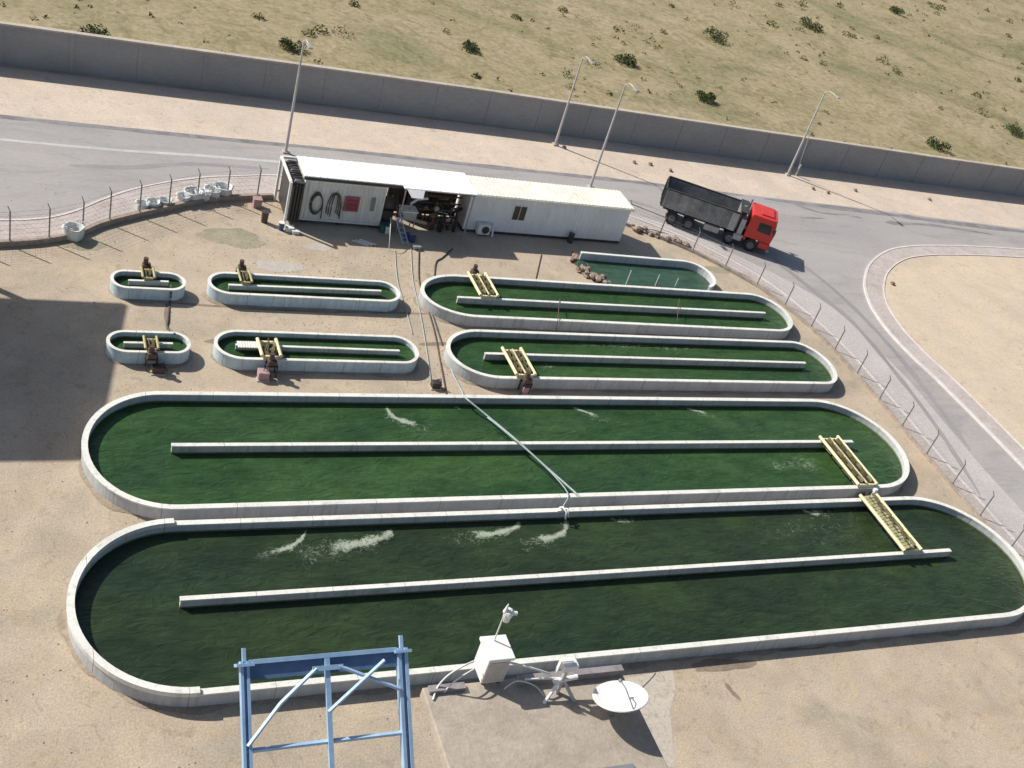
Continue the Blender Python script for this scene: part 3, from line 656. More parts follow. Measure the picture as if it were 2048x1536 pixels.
for cx, cz, rx, rz, lb in ((.85, 1.5, .40, .75, 'dark coiled hose hanging on the container wall, left one'), (2.0, 1.55, .42, .75, 'dark hose draped in arches over a hook, just left of the red panel')):
    h = thing('coiled_hose', lb, 'hose', (17.05+cx, 60.95-.12, cz), 0, 'coiled hoses hanging on the container')
    m = MB()
    if cx < 1:
        for q in range(3): m.tube(ringp(.02*q, 0, rx-.035*q, rz-.06*q, -.03*q), .035, 6)
    else:
        for q in range(3):
            w_ = rx-.13*q; m.tube(smooth_line([(-w_, -.03*q, -rz*(.9+.12*q)), (-w_*1.05, -.03*q, 0), (-w_*.6, -.03*q, rz*.85), (0, -.03*q, rz), (w_*.6, -.03*q, rz*.85), (w_*1.02, -.03*q, 0), (w_*.95, -.03*q, -rz*(1.05-.15*q))], 4), .035, 6)
    m.tube([(rx, -.03, 0), (rx+.05, -.02, -rz*1.3)], .035, 6); m.build('coil', hosed, h, smooth=True)
    m = MB(); m.box(-.06, .06, -.12, .06, rz-.06, rz+.04); m.build('hook', dark, h)
pn = thing('wall_panel', 'square dark red panel fixed to the container wall', 'panel', (20.15, 60.87, 1.65))
m = MB(); m.box(-.48, .48, -.06, 0, -.5, .5); m.build('board', redp, pn, .01)
m = MB(); m.box(-.34, .34, -.07, -.061, -.36, .1); m.box(-.34, .34, -.07, -.061, .2, .36); m.build('inset', mat('deep_red', (.24, .05, .075), rough=.6), pn)
m = MB(); m.box(4.35, 4.62, -.11, -.06, 1.3, 2.2); o = m.build('window', mat('pale_green_glass', (.18, .24, .22), rough=.3), ct)
cn = thing('canopy', 'flat bright white sheet roof over the container and the pumps', 'canopy', (16.9, 60.95, 3.2))
m = MB(); m.box(0, 6.35, -.02, 2.6, 0, .07); m.box(6.35, 11.35, -.42, 2.6, .003, .075)
for k in range(26): m.box(.1+k*.43, .14+k*.43, (-.02 if k < 15 else -.42), 2.6, .074, .10)
m.build('roof_sheet', roofw, cn)
for x in (6.5, 11.2):
    for y in (-.3, 2.5): m = MB(); m.tube([(x, y, 0), (x, y, -3.2)], .05, 8); m.build('post', galv, cn)
m = MB(); m.box(0, 6.3, -.08, -.021, -.16, .0); m.box(6.4, 11.3, -.30, -.22, -.12, .0); m.build('fascia', dark, cn)
m = MB(); m.add([(6.5, -.44, .05), (7.7, -.44, .05), (7.5, -.95, -.28), (6.75, -.95, -.28)], [(0, 1, 2, 3)]); o = m.build('sagging_flap', roofw, cn)
o.modifiers.new('solid', 'SOLIDIFY').thickness = .03

cb = thing('site_cabin', 'long white portable cabin with a cream roof and one two pane window', 'cabin', (28.25, 61.45, 0))
W = 12.15
m = MB(); m.box(0, W, 0, 2.4, .22, 2.78); ribs(m, .1, 4.4, 0, .3, 2.7, .2, .02); ribs(m, 4.9, W-.1, 0, .3, 2.7, .28, .014)
m.box(4.5, 4.54, -.02, 0, .25, 2.75); m.box(7.9, 7.98, -.03, 0, .25, 2.75); m.box(W-.25, W-.05, -.03, 0, .25, 2.75); m.build('wall', cabm, cb)
m = MB(); m.box(-.12, W+.15, -.13, 2.5, 2.79, 2.92)
for k in range(44): m.box(-.05+k*.28, -.01+k*.28, -.13, 2.5, 2.921, 2.95)
m.build('roof', cream, cb)
m = MB(); m.box(-.12, W+.15, -.2, -.135, 2.74, 2.88); m.build('gutter', cream, cb)
m = MB(); m.box(0, W, .05, 2.35, .0, .21); m.build('plinth', dark, cb)
wn = MB(); wn.box(3.25, 4.25, -.05, -.021, 1.2, 2.32); wo = wn.build('window', white, cb)
m = MB(); m.box(3.3, 3.72, -.07, -.051, 1.25, 2.27); m.box(3.78, 4.2, -.07, -.051, 1.25, 2.27); m.build('pane', glass, wo)
ac = thing('air_conditioner', 'white air conditioner unit low on the left of the cabin front', 'air conditioner', (29.6, 61.35, .15))
m = MB(); m.box(-.45, .45, -.38, 0, 0, .72); m.build('casing', white, ac, .02)
m = MB(); m.tube([(.1, -.381, .36), (.1, -.40, .36)], .27, 20); m.build('fan_grille', dark, ac)
m = MB(); m.tube([(30.3, 61.28, .9), (30.3, 61.2, .55), (30.32, 61.0, .02)], .07, 8); tag(m.build('drain_pipe', white), 'white drain pipe at the cabin front, right of the air conditioner', 'pipe')
gb = thing('gas_bottle', 'dark gas bottle standing against the cabin front', 'gas bottle', (36.3, 61.15, 0))
m = MB(); m.tube([(0, 0, 0), (0, 0, .62), (0, 0, .7)], .2, 14); m.build('body', dark, gb)
m = MB(); m.tube([(0, 0, .7), (0, 0, .82)], .06, 8); m.build('valve', steel, gb)

# ------------------------------------------------------------------ rack at the left end of the container
rk_ = thing('equipment_rack', 'tall dark equipment rack in a white frame at the left end of the container', 'rack', (16.0, 60.3, 0))
m = MB()
for x, y in ((0, 0), (0, 3.3), (1.0, 3.3)): m.box(x-.07, x+.07, y-.07, y+.07, 0, 3.1)
m.box(-.07, .07, .07, 3.23, 3.0, 3.14); m.box(.07, .93, 3.23, 3.37, 3.0, 3.14)
m.build('frame', white, rk_)
m = MB(); m.box(.16, .92, .3, 3.15, .25, 2.9); m.build('cabinet', dark, rk_, .04)
rnd = random.Random(9)
for k in range(9):
    y = .4+.33*k+rnd.uniform(-.1, .1); m = MB(); m.tube([(.25, y, 2.85), (.3+rnd.uniform(-.05, .2), y, 3.05), (.85, y+rnd.uniform(-.1, .1), 3.0)], .05, 6); m.build('pipe', steel if k % 4 == 0 else dark, rk_, smooth=True)
for k in range(4):
    m = MB(); m.tube([(.26+.19*k, .24, .4), (.26+.19*k, .2, 2.8)], .07, 8); m.build('pipe', dark, rk_)
junk = [('crate', (16.25, 59.85, 0), (.5, .4, .3), white, 'small white crate at the foot of the dark rack', 'crate'),
        ('bucket_stack', (15.75, 59.9, 0), (.35, .35, .5), blueb, 'dull purple blue bucket stack at the foot of the rack', 'buckets'),
        ('tool_box', (16.6, 59.6, 0), (.45, .3, .22), cable, 'pale tool box on the sand in front of the rack', 'box'),
        ('oil_drum', (14.85, 60.7, 0), (.45, .45, .7), brown, 'rusty drum left of the white framed rack', 'drum'),
        ('valve_box', (14.7, 62.6, 0), (.5, .5, .6), pinkm, 'pinkish valve box behind the rusty drum', 'box')]
def container_like(nm, loc, dim, m, lb, ct_):
    r = thing(nm, lb, ct_, loc); sx, sy, sz = dim; b = MB()
    if nm in ('bucket_stack', 'oil_drum'):
        b.tube([(0, 0, 0), (0, 0, sz)], sx/2*.85, 14, r2=sx/2); b.build('body', m, r)
        b = MB(); b.tube([(0, 0, sz), (0, 0, sz+.03)], sx/2+.02, 14); b.build('lid', white if nm[0] == 'b' else dark, r)
    else:
        b.box(-sx/2, sx/2, -sy/2, sy/2, 0, sz*.85); b.build('body', m, r, .02)
        b = MB(); b.box(-sx/2-.02, sx/2+.02, -sy/2-.02, sy/2+.02, sz*.86, sz); b.build('lid', m, r, .01)
    return r
for j in junk: container_like(*j)

# ------------------------------------------------------------------ machinery between container and cabin
pm = thing('pump_unit', 'pale boxy pump unit under the sagging edge of the canopy', 'pump', (24.0, 61.0, 0))
m = MB(); m.box(-.45, .55, -.3, .5, .9, 1.5); m.build('housing', galv, pm, .03)
m = MB(); m.box(-.5, .6, -.35, .55, 1.5, 1.56); m.build('top_cover', white, pm)
m = MB()
for x in (-.4, .5):
    for y in (-.25, .45): m.box(x-.03, x+.03, y-.03, y+.03, 0, .9)
m.build('legs', galv, pm)
m = MB(); m.tube([(.1, 0, 1.56), (.1, 0, 2.0), (.5, .1, 2.3), (1.2, .2, 2.35)], .09, 10); m.build('duct', white, pm, smooth=True)
m = MB(); m.tube([(-.4, -.3, 1.2), (-.75, -.35, 1.2), (-.9, -.3, 1.7), (-.9, 0, 2.4)], .07, 8); m.build('pipe', dark, pm, smooth=True)
pr = thing('pipe_rack', 'tangle of dark rusty pipes and valves left of the cabin', 'pipework', (26.2, 61.3, 0)); rnd = random.Random(3)
for k in range(16):
    x = rnd.uniform(-1.2, 1.5); y = rnd.uniform(-.2, 1.5); h = rnd.uniform(.9, 2.6); m = MB()
    m.tube([(x, y, 0), (x, y, h*.8), (x+rnd.uniform(-.2, .2), y, h), (x+rnd.uniform(-.9, .9), y+rnd.uniform(-.3, .3), h+rnd.uniform(-.1, .1))], rnd.choice([.05, .07, .1]), 8)
    m.build('pipe', rnd.choice([rust, dark, dark, steel]), pr, smooth=True)
for k in range(5):
    m = MB(); z = .5+.45*k; m.tube([(-1.4, .1*k, z), (1.6, .1*k+.1, z)], .06, 8); m.build('cross_pipe', dark if k % 2 else rust, pr)
for k in range(5):
    x, y, z = rnd.uniform(-1, 1.4), rnd.uniform(-.3, .2), rnd.uniform(.6, 2.0); m = MB(); m.tube([(x, y-.05, z), (x, y+.05, z)], .16, 12); m.build('valve_wheel', rust if k % 2 else steel, pr)
bp_ = thing('shade_backdrop', 'added dark screen that keeps the gap behind the pipework dark, under the canopy', 'screen', (23.2, 63.3, 0))  # invented panel, added to darken the sunlit gap under the canopy
m = MB(); m.box(0, 4.9, 0, .06, .1, 3.0); m.build('panel', mat('backdrop_shade', (.06, .058, .05), (.10, .085, .07), (.14, .10, .07), s1=1.5, s2=6, fine=.3), bp_)
m = MB()
for k in range(6): m.box(.05+k*.94, .12+k*.94, -.05, 0, 0, 3.05)
m.build('battens', rust, bp_)
hb = thing('hose_reel', 'dark hose reel and filter stack right beside the container end', 'hose reel', (22.75, 61.5, 0))
m = MB(); m.box(-.4, .4, -.3, .5, .1, 1.2); m.build('cabinet', dark, hb, .03)
m = MB(); m.tube([(-.3, .1, 1.6), (.3, .1, 1.6)], .42, 18); m.build('reel', hosed, hb)
m = MB(); m.tube([(-.34, .1, 1.6), (-.3, .1, 1.6)], .5, 18); m.tube([(.3, .1, 1.6), (.34, .1, 1.6)], .5, 18); m.build('flanges', dark, hb)
tk = thing('dark_tank', 'dark upright tank behind the pump unit', 'tank', (25.0, 62.6, 0))
m = MB(); m.tube([(0, 0, .1), (0, 0, 2.1)], .6, 20); m.build('shell', dark, tk)
m = MB(); m.tube([(0, 0, 2.1), (0, 0, 2.2)], .63, 20); m.build('lid', steel, tk)
pk = thing('timber_plank', 'pale plank leaning over the pipes beside the pump unit', 'plank', (0, 0, 0))
a = at(798, 432, .9); b_ = at(852, 447, .5); m = MB(); d = (b_-a)
m.tube([a, b_], .12, 4); m.build('board', mat('pale_timber', (.50, .42, .33), (.42, .34, .27), s1=3, s2=10, fine=.15), pk)
ld = thing('step_ladder', 'pale blue aluminium ladder leaning against the pump unit', 'ladder', (0, 0, 0))
for o_ in (0, .38):
    m = MB(); p0 = at(806, 490, .02); p1 = at(790, 430, 1.4); m.tube([(p0.x+o_, p0.y, p0.z), (p1.x+o_, p1.y, p1.z)], .03, 6); m.build('rail', blue, ld)
for k in range(6):
    t = (k+.5)/6; p = p0.lerp(p1, t); m = MB(); m.tube([(p.x, p.y, p.z), (p.x+.38, p.y, p.z)], .018, 6); m.build('rung', blue, ld)
bk = [(812, 478, 'blue bucket at the foot of the ladder, left one'), (824, 484, 'blue bucket at the foot of the ladder, right one')]
for px, py, lb in bk:
    x, y = gx(px, py); r = thing('bucket', lb, 'bucket', (x, y, 0), 0, 'blue buckets at the foot of the ladder')
    m = MB(); m.tube([(0, 0, 0), (0, 0, .42)], .17, 14, r2=.22); m.build('body', blueb, r); m = MB(); m.tube([(-.2, 0, .42), (-.1, 0, .56), (.1, 0, .56), (.2, 0, .42)], .012, 5); m.build('handle', steel, r)
container_like('green_bin', (*gx(768, 462), 0), (.7, .6, .55), greenb, 'dark green bin right of the container', 'bin')
container_like('white_can', (*gx(775, 458, .3), .0), (.28, .28, .5), cable, 'small white can beside the dark green bin', 'can')
o = hose_([(778, 500, .04), (780, 470, .9), (782, 435, 1.4)], .025, cable, 'thin white upright pipe in front of the pump unit', 'pipe', 'pipe')
r = thing('debris_board', 'pale broken boards lying in the container shadow', 'boards', (*gx(722, 487), 0), -.5)
for k in range(3):
    m = MB(); m.box(-.6+.2*k, .5+.2*k, -.1+.16*k, .03+.16*k, .02+.03*k, .05+.03*k); m.build('board', cable, r)
container_like('tool_crate', (*gx(832, 497), 0), (.5, .4, .25), galv, 'grey tool crate on the sand below the blue buckets', 'crate')

# ------------------------------------------------------------------ white bags by the fence
def bagm():
    r = thing('bulk_bag', '', 'bag', (0, 0, 0), 0, 'white bulk bags by the curved fence')
    rnd = random.Random(11); m = MB(); prof = [(0, .40), (.08, .47), (.4, .5), (.8, .5), (1.0, .56), (1.02, .50), (.85, .44), (.45, .38)]; n = 14; vs = []; fs = []
    for z, q in prof:
        for k in range(n):
            t = 2*PI*k/n; sq = 1/max(abs(math.cos(t)), abs(math.sin(t)))**.5; jj = 1+rnd.uniform(-.06, .06)
            vs.append((q*sq*math.cos(t)*jj, q*sq*math.sin(t)*jj, z))
    for i in range(len(prof)-1):
        for k in range(n): fs.append((i*n+k, i*n+(k+1) % n, (i+1)*n+(k+1) % n, (i+1)*n+k))
    fs.append(tuple(range((len(prof)-1)*n, len(prof)*n))); m.add(vs, fs); m.build('sack', bag, r, smooth=True)
    for sx in (-1, 1):
        for sy in (-1, 1):
            m = MB(); m.tube([(sx*.52, sy*.32, .9), (sx*.52, sy*.24, 1.2), (sx*.52, sy*.1, 1.2), (sx*.52, sy*.05, .9)], .025, 5); m.build('loop', cable, r)
    return r
proto = bagm(); spots = [(285, 424, 'leftmost bag of the row', .7), (306, 422, 'second bag from the left', .75), (331, 418, 'third bag from the left', .7), (368, 410, 'fourth bag from the left, after a small gap', .8),
    (386, 406, 'fifth bag from the left', 1.0), (405, 405, 'sixth bag from the left', .85), (424, 401, 'seventh bag from the left', .95), (446, 397, 'rightmost bag of the row', 1.05), (147, 480, 'lone bag at the left end of the low wall', 1.0)]
for i, (px, py, lb, s) in enumerate(spots):
    if i == 0: o = proto
    else:
        o = proto.copy(); C.objects.link(o)
        for ch in proto.children: c = ch.copy(); C.objects.link(c); c.parent = o
    x, y = gx(px, py); o.location = (x, y+.25, 0); o.rotation_euler = (0, 0, i*1.3); o.scale = (s, s, s*.72)
    tag(o, 'white bulk bag, '+lb)
x, y = gx(180, 470)

# ------------------------------------------------------------------ tipper truck
tr = thing('dump_truck', 'dump truck with a red cab and a scuffed grey tipper body', 'truck', (52.5, 62.9, .004), math.atan2(-.51, .86))
def TB(name, m, parent=tr, bevel=0):
    return lambda mb: mb.build(name, m, parent, bevel)
m = MB(); m.box(-7.0, .9, -.45, -.3, .75, 1.0); m.box(-7.0, .9, .3, .45, .75, 1.0)
for x in (-6.5, -4, -2.6, -.8, .5): m.box(x, x+.12, -.3, .3, .8, .95)
m.build('chassis', dark, tr)
# cab
prof = [(-.75, 1.05), (1.32, 1.05), (1.38, 1.6), (1.22, 2.75), (1.0, 2.95), (-.7, 2.95), (-.75, 2.8)]
m = MB(); n = len(prof); vs = [(x, y, z) for y in (-1.2, 1.2) for x, z in prof]
m.add(vs, [tuple(range(n)), tuple(range(n, 2*n))[::-1]]+[(i, (i+1) % n, (i+1) % n+n, i+n) for i in range(n)])
m.box(.55, 1.36, -1.22, 1.22, .55, 1.04); m.box(-.75, -.55, -1.2, 1.2, .8, 1.04)
cab = m.build('cab', red, tr, .05)
m = MB(); m.add([(1.375, -1.05, 1.75), (1.375, 1.05, 1.75), (1.245, 1.0, 2.62), (1.245, -1.0, 2.62)], [(0, 1, 2, 3)])
m.add([(1.40, -1.05, 1.75), (1.40, 1.05, 1.75), (1.27, 1.0, 2.62), (1.27, -1.0, 2.62)], [(0, 1, 2, 3)]); m.build('windscreen', glass, cab)
for s in (-1, 1):
    m = MB(); y = s*1.215; m.add([(.0, y, 1.8), (1.05, y, 1.75), (.95, y, 2.5), (.0, y, 2.5)], [(0, 1, 2, 3)]); o = m.build('side_window', glass, cab); o.modifiers.new('s', 'SOLIDIFY').thickness = .02
    m = MB(); m.box(1.15, 1.35, s*1.2, s*1.45, 2.05, 2.12); m.box(1.2, 1.32, s*1.4, s*1.55, 1.85, 2.4); m.build('mirror', dark, cab)
    m = MB(); m.box(1.345, 1.40, s*.75-.2, s*.75+.2, .72, .92); m.build('headlight', mat('lamp_glass', (.7, .7, .66), rough=.2), cab)
m = MB(); m.box(1.345, 1.41, -.6, .6, .95, 1.5); m.build('grille', dark, cab)
m = MB(); m.box(1.25, 1.5, -1.2, 1.2, .4, .56); m.build('bumper', steel, tr, .03)
m = MB(); m.box(-.05, .9, -.8, .8, 2.955, 3.05); m.box(.95, 1.25, -1.1, 1.1, 2.82, 2.9); m.build('sun_visor', red, cab, .02)
# equipment between cab and tipper
m = MB(); m.box(-1.35, -.95, -1.15, -.3, 1.0, 2.3); m.box(-1.35, -.95, .1, 1.15, 1.0, 2.6); m.build('air_tank', galv, tr, .04)
m = MB(); m.tube([(-1.15, 0, .9), (-1.3, 0, 2.9)], .13, 12); m.build('hoist_ram', steel, tr)
m = MB(); m.tube([(-.9, 1.0, 1.0), (-.9, 1.0, 3.2)], .09, 10); m.build('exhaust', galv, tr)
m = MB(); m.box(-1.5, -.82, -1.22, -.9, .55, 1.05); m.box(-3.8, -2.6, -1.15, -.7, .5, 1.0); m.build('fuel_tank', galv, tr, .05)
# tipper body: open box with ribs
x0, x1, wy, z0, z1 = -7.4, -1.55, 1.22, 1.2, 2.65
m = MB(); m.box(x0, x1, -wy, wy, z0, z0+.08)
m.box(x0, x1, -wy, -wy+.06, z0+.08, z1); m.box(x0, x1, wy-.06, wy, z0+.08, z1); m.box(x1-.06, x1, -wy+.06, wy-.06, z0+.08, z1+.15)
for k in range(7):
    x = x0+.1+k*.93
    for s in (-1, 1): m.box(x, x+.1, s*wy if s > 0 else -wy-.07, wy+.07 if s > 0 else -wy, z0, z1-.06)
tb = m.build('tipper_body', bedm, tr)
m = MB(); m.box(x1-.62, x1-.1, -wy-.085, -wy-.075, z0, z1-.03); m.box(x1+.005, x1+.03, -1.1, 1.1, 1.5, z1+.1); m.build('pale_panel', galv, tb)
m = MB()
for s in (-1, 1): m.box(x0, x1, s*(wy+.0)-.07, s*(wy+.0)+.07, z1, z1+.09)
m.box(x1-.1, x1+.55, -wy, wy, z1+.16, z1+.22); m.build('top_rail', bedd, tb)
m = MB(); m.box(x0-.08, x0, -wy, wy, z0, z1+.05)
for y in (-.8, 0, .8): m.box(x0-.14, x0-.08, y-.05, y+.05, z0, z1)
m.build('tailgate', bedd, tb)
m = MB(); m.box(x0+.3, x1-.3, -.85, .85, z0+.09, z0+.35); m.build('load_residue', mat('dusty_load', (.24, .21, .18), (.17, .16, .14), s1=2, s2=8, fine=.25, local=True), tb, .12)
for ax, yy in ((0, 1.02), (-1.7, 1.02), (-4.95, 1.0), (-6.3, 1.0)):
    for s in (-1, 1):
        m = MB(); m.tube([(ax, s*yy-.17, .5), (ax, s*yy+.17, .5)], .5, 22); wh = m.build('wheel', tyre, tr)
        m = MB(); m.tube([(ax, s*(yy+.172), .5), (ax, s*(yy+.2), .5)], .27, 16); m.tube([(ax, s*(yy+.2), .5), (ax, s*(yy+.26), .5)], .1, 10); m.build('rim', tyrer, wh)
for s in (-1, 1):
    m = MB(); m.tube([(-.65+.0, s*1.03, .75), (-.45, s*1.03, 1.05), (0, s*1.03, 1.14), (.4, s*1.03, 1.05)], .06, 6)
    m.box(-7.2, -4.1, s*1.0-.2, s*1.0+.2, 1.06, 1.1); m.build('mudguard', dark, tr)

# ------------------------------------------------------------------ lamp poles beyond the road
def lamp(px, py, H, label, stay=False, arm=1):
    x, y = gx(px, py); r = thing('street_lamp', label, 'street lamp', (x, y, 0), 0, 'pale lamp poles along the road')
    m = MB(); m.tube([(0, 0, 0), (0, 0, H)], .11, 10, r2=.06); m.build('pole', galv3, r)
    m = MB(); m.box(-.22, .22, -.22, .22, 0, .12); m.build('base', apron, r)
    m = MB(); m.tube([(0, 0, H-.1), (0, -.5*arm, H+.25), (0, -1.4*arm, H+.3)], .04, 8); m.build('arm', galv3, r)
    m = MB(); m.box(-.14, .14, min(-1.3*arm, -2.0*arm), max(-1.3*arm, -2.0*arm), H+.22, H+.34); m.build('lamp_head', galv, r, .03)
    if stay:
        m = MB(); m.tube([(1.0, .1, 0), (.1, 0, H*.75)], .025, 6); m.build('stay_wire', galv3, r)
        m = MB(); m.tube([(1.0, .1, 0), (1.02, .1, 1.1)], .07, 8); m.build('stay_post', galv3, r)
galv3 = mat('pale_pole', (.52, .50, .47), (.44, .42, .40), s1=3, s2=10, rough=.5, fine=.08)
lamp(1180, 375, 8.5, 'tall pale lamp pole rising behind the long white cabin')
lamp(1575, 350, 8.0, 'pale lamp pole with a stay, in front of the boundary wall right of the truck', True)
lamp(1110, 290, 7.5, 'pale lamp pole by the boundary wall, behind the middle of the white cabin roof')
lamp(571, 305, 8.0, 'pale lamp pole rising behind the left end of the container')
x, y = gx(1203, 300)

# ------------------------------------------------------------------ high open shed at the left, whose roof throws the wide shadow
bl = thing('open_shed', 'high flat roofed open shed at the left edge of the yard', 'shed', (-3, 50, 0))
P = [(.75, 7.3), (-1.5, -4.9), (-16, -4.9), (-16, 7.3)]
m = MB(); m.prism(P, 8.7, 9.0); m.build('roof', apron, bl)
for x, y in ((-1.5, 5.2), (-3, -4), (-8, 5.2), (-8, -4), (-15, 5.2), (-15, -4)):
    m = MB(); m.box(x-.15, x+.15, y-.15, y+.15, 0, 8.7); m.build('column', steel, bl)

# ------------------------------------------------------------------ scrub beyond the wall
def leafclump(m, c, r, n, s, rnd):
    for _ in range(n):
        while True:
            p = Vector((rnd.uniform(-1, 1), rnd.uniform(-1, 1), rnd.uniform(-.2, 1)))
            if p.length < 1: break
        p = Vector(c)+Vector((p.x*r, p.y*r, p.z*r*.8)); d = Vector((rnd.gauss(0, 1), rnd.gauss(0, 1), rnd.gauss(0, 1))).normalized(); e = d.orthogonal().normalized(); f = d.cross(e)
        q = s*rnd.uniform(.6, 1.4); m.add([p+e*q, p+f*q*.5, p-e*q, p-f*q*.5], [(0, 1, 2, 3)])
rnd = random.Random(21); m = MB()
for _ in range(2600):
    x = rnd.uniform(-10, 190); y = rnd.uniform(81, 185)
    if rnd.random() < (y-81)/220: continue
    if math.sin(x*.11+1)*math.cos(y*.13)+rnd.uniform(-.9, .9) < 0: continue
    q = rnd.uniform(.12, .4); leafclump(m, (x, y, 0), q, 9, q*.45, rnd)
for _ in range(420):
    x = rnd.uniform(-5, 185); y = rnd.uniform(81.5, 175)
    if math.sin(x*.07+2)*math.cos(y*.09+1)+rnd.uniform(-.7, .7) < .1: continue
    q = rnd.uniform(.4, 1.1); leafclump(m, (x, y, 0), q, int(30+50*q), rnd.uniform(.09, .16), rnd)
tag(m.build('scrub', leaf), 'low dry scrub scattered over the ground beyond the boundary wall', 'scrub', kind='stuff')
bushes = []
for k in range(5):
    m = MB(); q = 1.0+.15*k
    for j in range(7): a = rnd.uniform(0, 6.28); leafclump(m, (q*.6*math.cos(a), q*.6*math.sin(a), rnd.uniform(.1, .5)), q*.55, 110, .1, rnd)
    t = MB()
    for j in range(5): a = 2*PI*j/5+.3; t.tube([(0, 0, 0), (.3*math.cos(a), .3*math.sin(a), .5), (.7*math.cos(a), .7*math.sin(a), .9)], .035, 5, r2=.012)
    bushes.append((m, t))
bp = []
pos = [(64, 92), (58, 99), (92, 88), (110, 96), (76, 112), (40, 96), (22, 90), (34, 118), (98, 124), (130, 110), (12, 104), (62, 132), (125, 140), (6, 86), (150, 120), (48, 148)]
for i, (x, y) in enumerate(pos):
    if i < 5:
        r = thing('bush', '', 'bush', (x, y, 0), i, 'bushes scattered beyond the boundary wall'); bushes[i][0].build('foliage', leafg, r); bushes[i][1].build('stems', bark, r); bp.append(r)
    else:
        p = bp[i % 5]; r = p.copy(); C.objects.link(r)
        for ch in p.children: c = ch.copy(); C.objects.link(c); c.parent = r
        r.location = (x, y, 0); r.rotation_euler = (0, 0, i*1.7); s = .8+.1*(i % 5); r.scale = (s, s, s)
    tag(r, 'green bush growing among the dry scrub beyond the grey boundary wall')

# ------------------------------------------------------------------ the tower top in the foreground
ZD = 25.0
tw = thing('observation_tower', 'top deck of the tower from which the ponds are seen', 'tower', (5.6, 4.9, 0))
def rel(x, y): return (x-5.6, y-4.9)
m = MB(); m.prism([rel(4.0, 6.62), rel(6.35, 6.62), rel(6.35, 3.2), rel(4.0, 3.2)], ZD-.14, ZD); m.build('deck', mat('deck_concrete', (.42, .36, .29), (.34, .29, .235), (.27, .23, .19), s1=2.5, s2=14, fine=.15, bump=.2, bs=30), tw, .015)
m = MB(); m.prism([rel(4.5, 6.0), rel(5.9, 6.0), rel(5.9, 4.0), rel(4.5, 4.0)], 0, ZD-.14); m.build('column', apron, tw)
m = MB(); m.box(-.55, .72, 1.60, 1.68, ZD, ZD+.10); m.box(-1.55, -1.15, 1.62, 1.7, ZD, ZD+.05); m.build('kickplate', mat('mauve_steel', (.30, .27, .27), (.24, .22, .22), s1=4, s2=12, rough=.5), tw)
m = MB(); m.box(-.3, .35, -.1, .5, ZD+.003, ZD+.03); hb_ = m.build('hatch', steel, tw, .006)
m = MB(); m.tube([(-.05, .42, ZD+.03), (-.05, .42, ZD+.07), (.1, .42, ZD+.07), (.1, .42, ZD+.03)], .01, 6); m.build('handle', dark, hb_)
# blue frame
bf = thing('blue_steel_frame', 'pale blue steel frame with diagonal braces, left of the white box', 'frame', (2.23, 7.13, ZD))
bf.rotation_euler = (math.radians(-50), 0, 0)
Wf = 1.70
def bar(name, a, b_, r_, m_=blue, par=bf):
    q = MB(); q.tube([a, b_], r_, 4); return q.build(name, m_, par)
for x, wd in ((0.02, .045), (Wf-.02, .055)):
    m = MB(); m.box(x-wd, x-wd*.35, -.05, .05, -2.6, .02); m.box(x+wd*.35, x+wd, -.05, .05, -2.6, .02); m.box(x-wd*.35, x+wd*.35, .0, .02, -2.6, .0); m.build('post', blue, bf)
    m = MB(); m.box(x-.018, x+.018, -.02, .02, .02, .15); m.build('post_tip', blue, bf)
    m = MB(); m.box(x-.09, x+.09, -.08, .06, -.03, .0); m.build('cap_plate', blue, bf)
m = MB(); m.box(.07, Wf-.08, -.03, .04, -.015, .03); m.build('top_rail', blue, bf)
m = MB(); m.box(.07, Wf-.08, .0, .02, -.17, -.016); m.build('web_plate', blued, bf)
mid = .86
m = MB(); m.box(mid-.025, mid+.025, -.05, .0, -2.6, -.02); m.build('middle_post', blue, bf)
m = MB(); m.box(mid-.16, mid+.16, -.07, -.05, -.14, -.09); m.build('gusset', blue, bf)
bar('brace', (mid-.12, -.06, -.11), (mid-.50, -.06, -.42), .021); bar('brace', (mid-.50, -.06, -.42), (.02, -.06, -.8), .021)
bar('brace', (mid+.12, -.06, -.11), (Wf-.08, -.06, -.40), .021); bar('brace', (mid+.60, -.085, -.09), (mid-.02, -.085, -.552), .021)
bar('lower_rail', (0, 0, -.85), (Wf, 0, -.85), .025)
# white box with mast
wb = thing('instrument_box', 'white instrument box standing on the tower deck, carrying a thin mast', 'instrument box', (4.75, 6.68, ZD))
m = MB(); m.box(-.13, .13, -.13, .15, .05, .42); m.build('case', white, wb, .012)
m = MB(); m.box(-.15, .15, -.155, .17, .42, .46); m.build('lid', white, wb, .008)
m = MB(); m.box(-.11, .11, -.137, -.131, .08, .38); m.build('door', mat('aged_white_panel', (.60, .54, .51), (.52, .47, .44), s1=4, s2=15, fine=.1), wb)
m = MB()
for sx in (-.1, .08):
    for sy in (-.1, .1): m.box(sx, sx+.025, sy, sy+.025, 0, .05)
m.build('feet', brown, wb)
m = MB(); m.tube([(-.01, .1, .46), (-.01, .1, .90)], .0085, 8); ms = m.build('mast', cable, wb)
m = MB(); m.tube([(.03, .1, .77), (.03, .1, .86)], .038, 12, r2=.048); m.blob((.03, .1, .89), .062, (1, 1, .8), 10, 6, .02); m.tube([(-.01, .1, .9), (-.01, .1, 1.02)], .028, 8, r2=.006); m.tube([(.03, .1, .89), (.12, .08, .89)], .022, 8); m.build('sensor_head', white, ms)
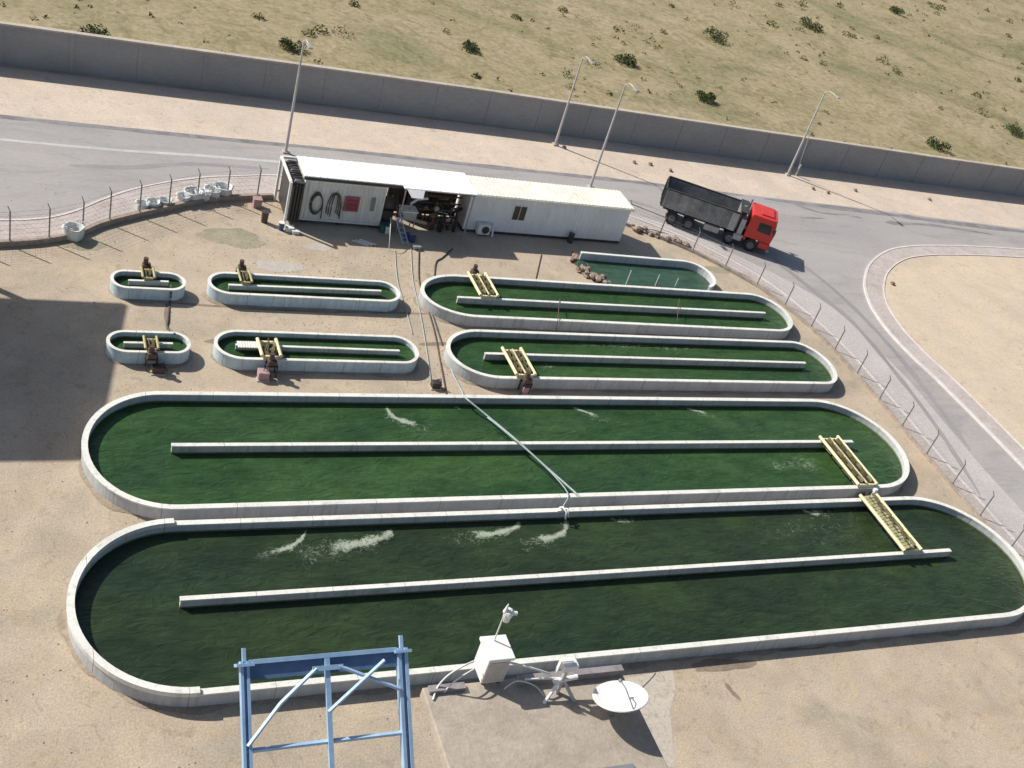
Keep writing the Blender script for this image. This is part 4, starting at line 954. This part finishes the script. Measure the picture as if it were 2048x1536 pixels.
# camera mast on the deck
cp = at(1113, 1385, ZD)
cm = thing('camera_mast', 'white camera on a small braced mast between the box and the dish', 'camera', (cp.x, cp.y, ZD))
m = MB(); m.tube([(0, 0, 0), (0, 0, .40)], .026, 8); m.build('mast', galv3, cm)
m = MB(); m.box(-.09, .09, -.06, .07, .40, .50); m.build('camera_housing', white, cm, .015)
m = MB(); m.box(-.13, -.11, -.02, .02, .36, .55); m.box(-.11, .02, -.02, .02, .53, .55); m.build('bracket', white, cm)
m = MB(); m.tube([(-.1, 0, .20), (.17, 0, .24)], .028, 8); m.build('cross_arm', white, cm)
m = MB(); m.tube([(-.02, 0, .24), (-.2, -.12, 0)], .02, 6); m.build('leg', white, cm)
m = MB(); m.tube([(.02, 0, .2), (.16, -.14, 0)], .02, 6); m.build('leg', galv3, cm)
m = MB(); m.tube([(-.02, .02, .22), (-.42, .05, .22)], .012, 6); m.build('strut', cable, cm)
# dish
dp = at(1241, 1393, ZD+.32)
ds = thing('satellite_dish', 'round white satellite dish at the right end of the tower deck', 'satellite dish', (dp.x, dp.y, ZD+.32))
m = MB(); n = 36; rings = 8; Rd = .285; vs = [(0, 0, -.07)]; fs = []
for i in range(1, rings+1):
    q = Rd*i/rings
    for k in range(n): t = 2*PI*k/n; vs.append((q*math.cos(t), q*math.sin(t), -.07+.07*(q/Rd)**2))
fs = [(0, 1+k, 1+(k+1) % n) for k in range(n)]
for i in range(rings-1):
    for k in range(n): fs.append((1+i*n+k, 1+(i+1)*n+k, 1+(i+1)*n+(k+1) % n, 1+i*n+(k+1) % n))
m.add(vs, fs); dm = Matrix.Rotation(math.radians(-22), 4, 'X') @ Matrix.Rotation(math.radians(-8), 4, 'Y'); 
m.v = [tuple(dm @ Vector(v)) for v in m.v]; o = m.build('reflector', white, ds, smooth=True); o.modifiers.new('s', 'SOLIDIFY').thickness = .012
m = MB(); m.tube([tuple(dm @ Vector((Rd*math.cos(2*PI*k/n), Rd*math.sin(2*PI*k/n), .004))) for k in range(n+1)], .011, 6, False); m.build('edge_rim', cable, o)
m = MB(); m.tube([tuple(dm @ Vector((0, -Rd, 0))), tuple(dm @ Vector((0, -.1, .16))), tuple(dm @ Vector((.01, .02, .17)))], .009, 6); m.blob(tuple(dm @ Vector((.01, .03, .17))), .024, (1, 1, 1), 8, 6, 0); m.build('feed_arm', steel, ds)
m = MB(); m.tube([(0, 0, -.08), (0, 0, -.32)], .025, 8); m.build('stand', steel, ds)
# cables
def loose(pts, r_, label):
    P = [at(*q) for q in pts]; P = smooth_line([(p.x, p.y, p.z) for p in P], 6); b = MB(); b.tube(P, r_, 6); tag(b.build('cable', cable, smooth=True), label, 'cable', 'loose white cables on the deck')
loose([(948, 1322, 25.3), (925, 1333, 25.3), (895, 1352, 25.18), (875, 1375, 25.05), (866, 1400, 25.01)], .011, 'outer white cable looping left from the instrument box')
loose([(948, 1338, 25.2), (925, 1352, 25.2), (903, 1368, 25.1), (888, 1385, 25.02)], .009, 'inner white cable looping left from the instrument box')
loose([(1020, 1325, 25.3), (1060, 1335, 25.3), (1098, 1347, 25.2)], .012, 'straight white cable between the instrument box and the camera mast')
loose([(1008, 1378, 25.02), (1035, 1362, 25.12), (1070, 1372, 25.05), (1090, 1395, 25.01)], .009, 'low white cable on the deck right of the instrument box')
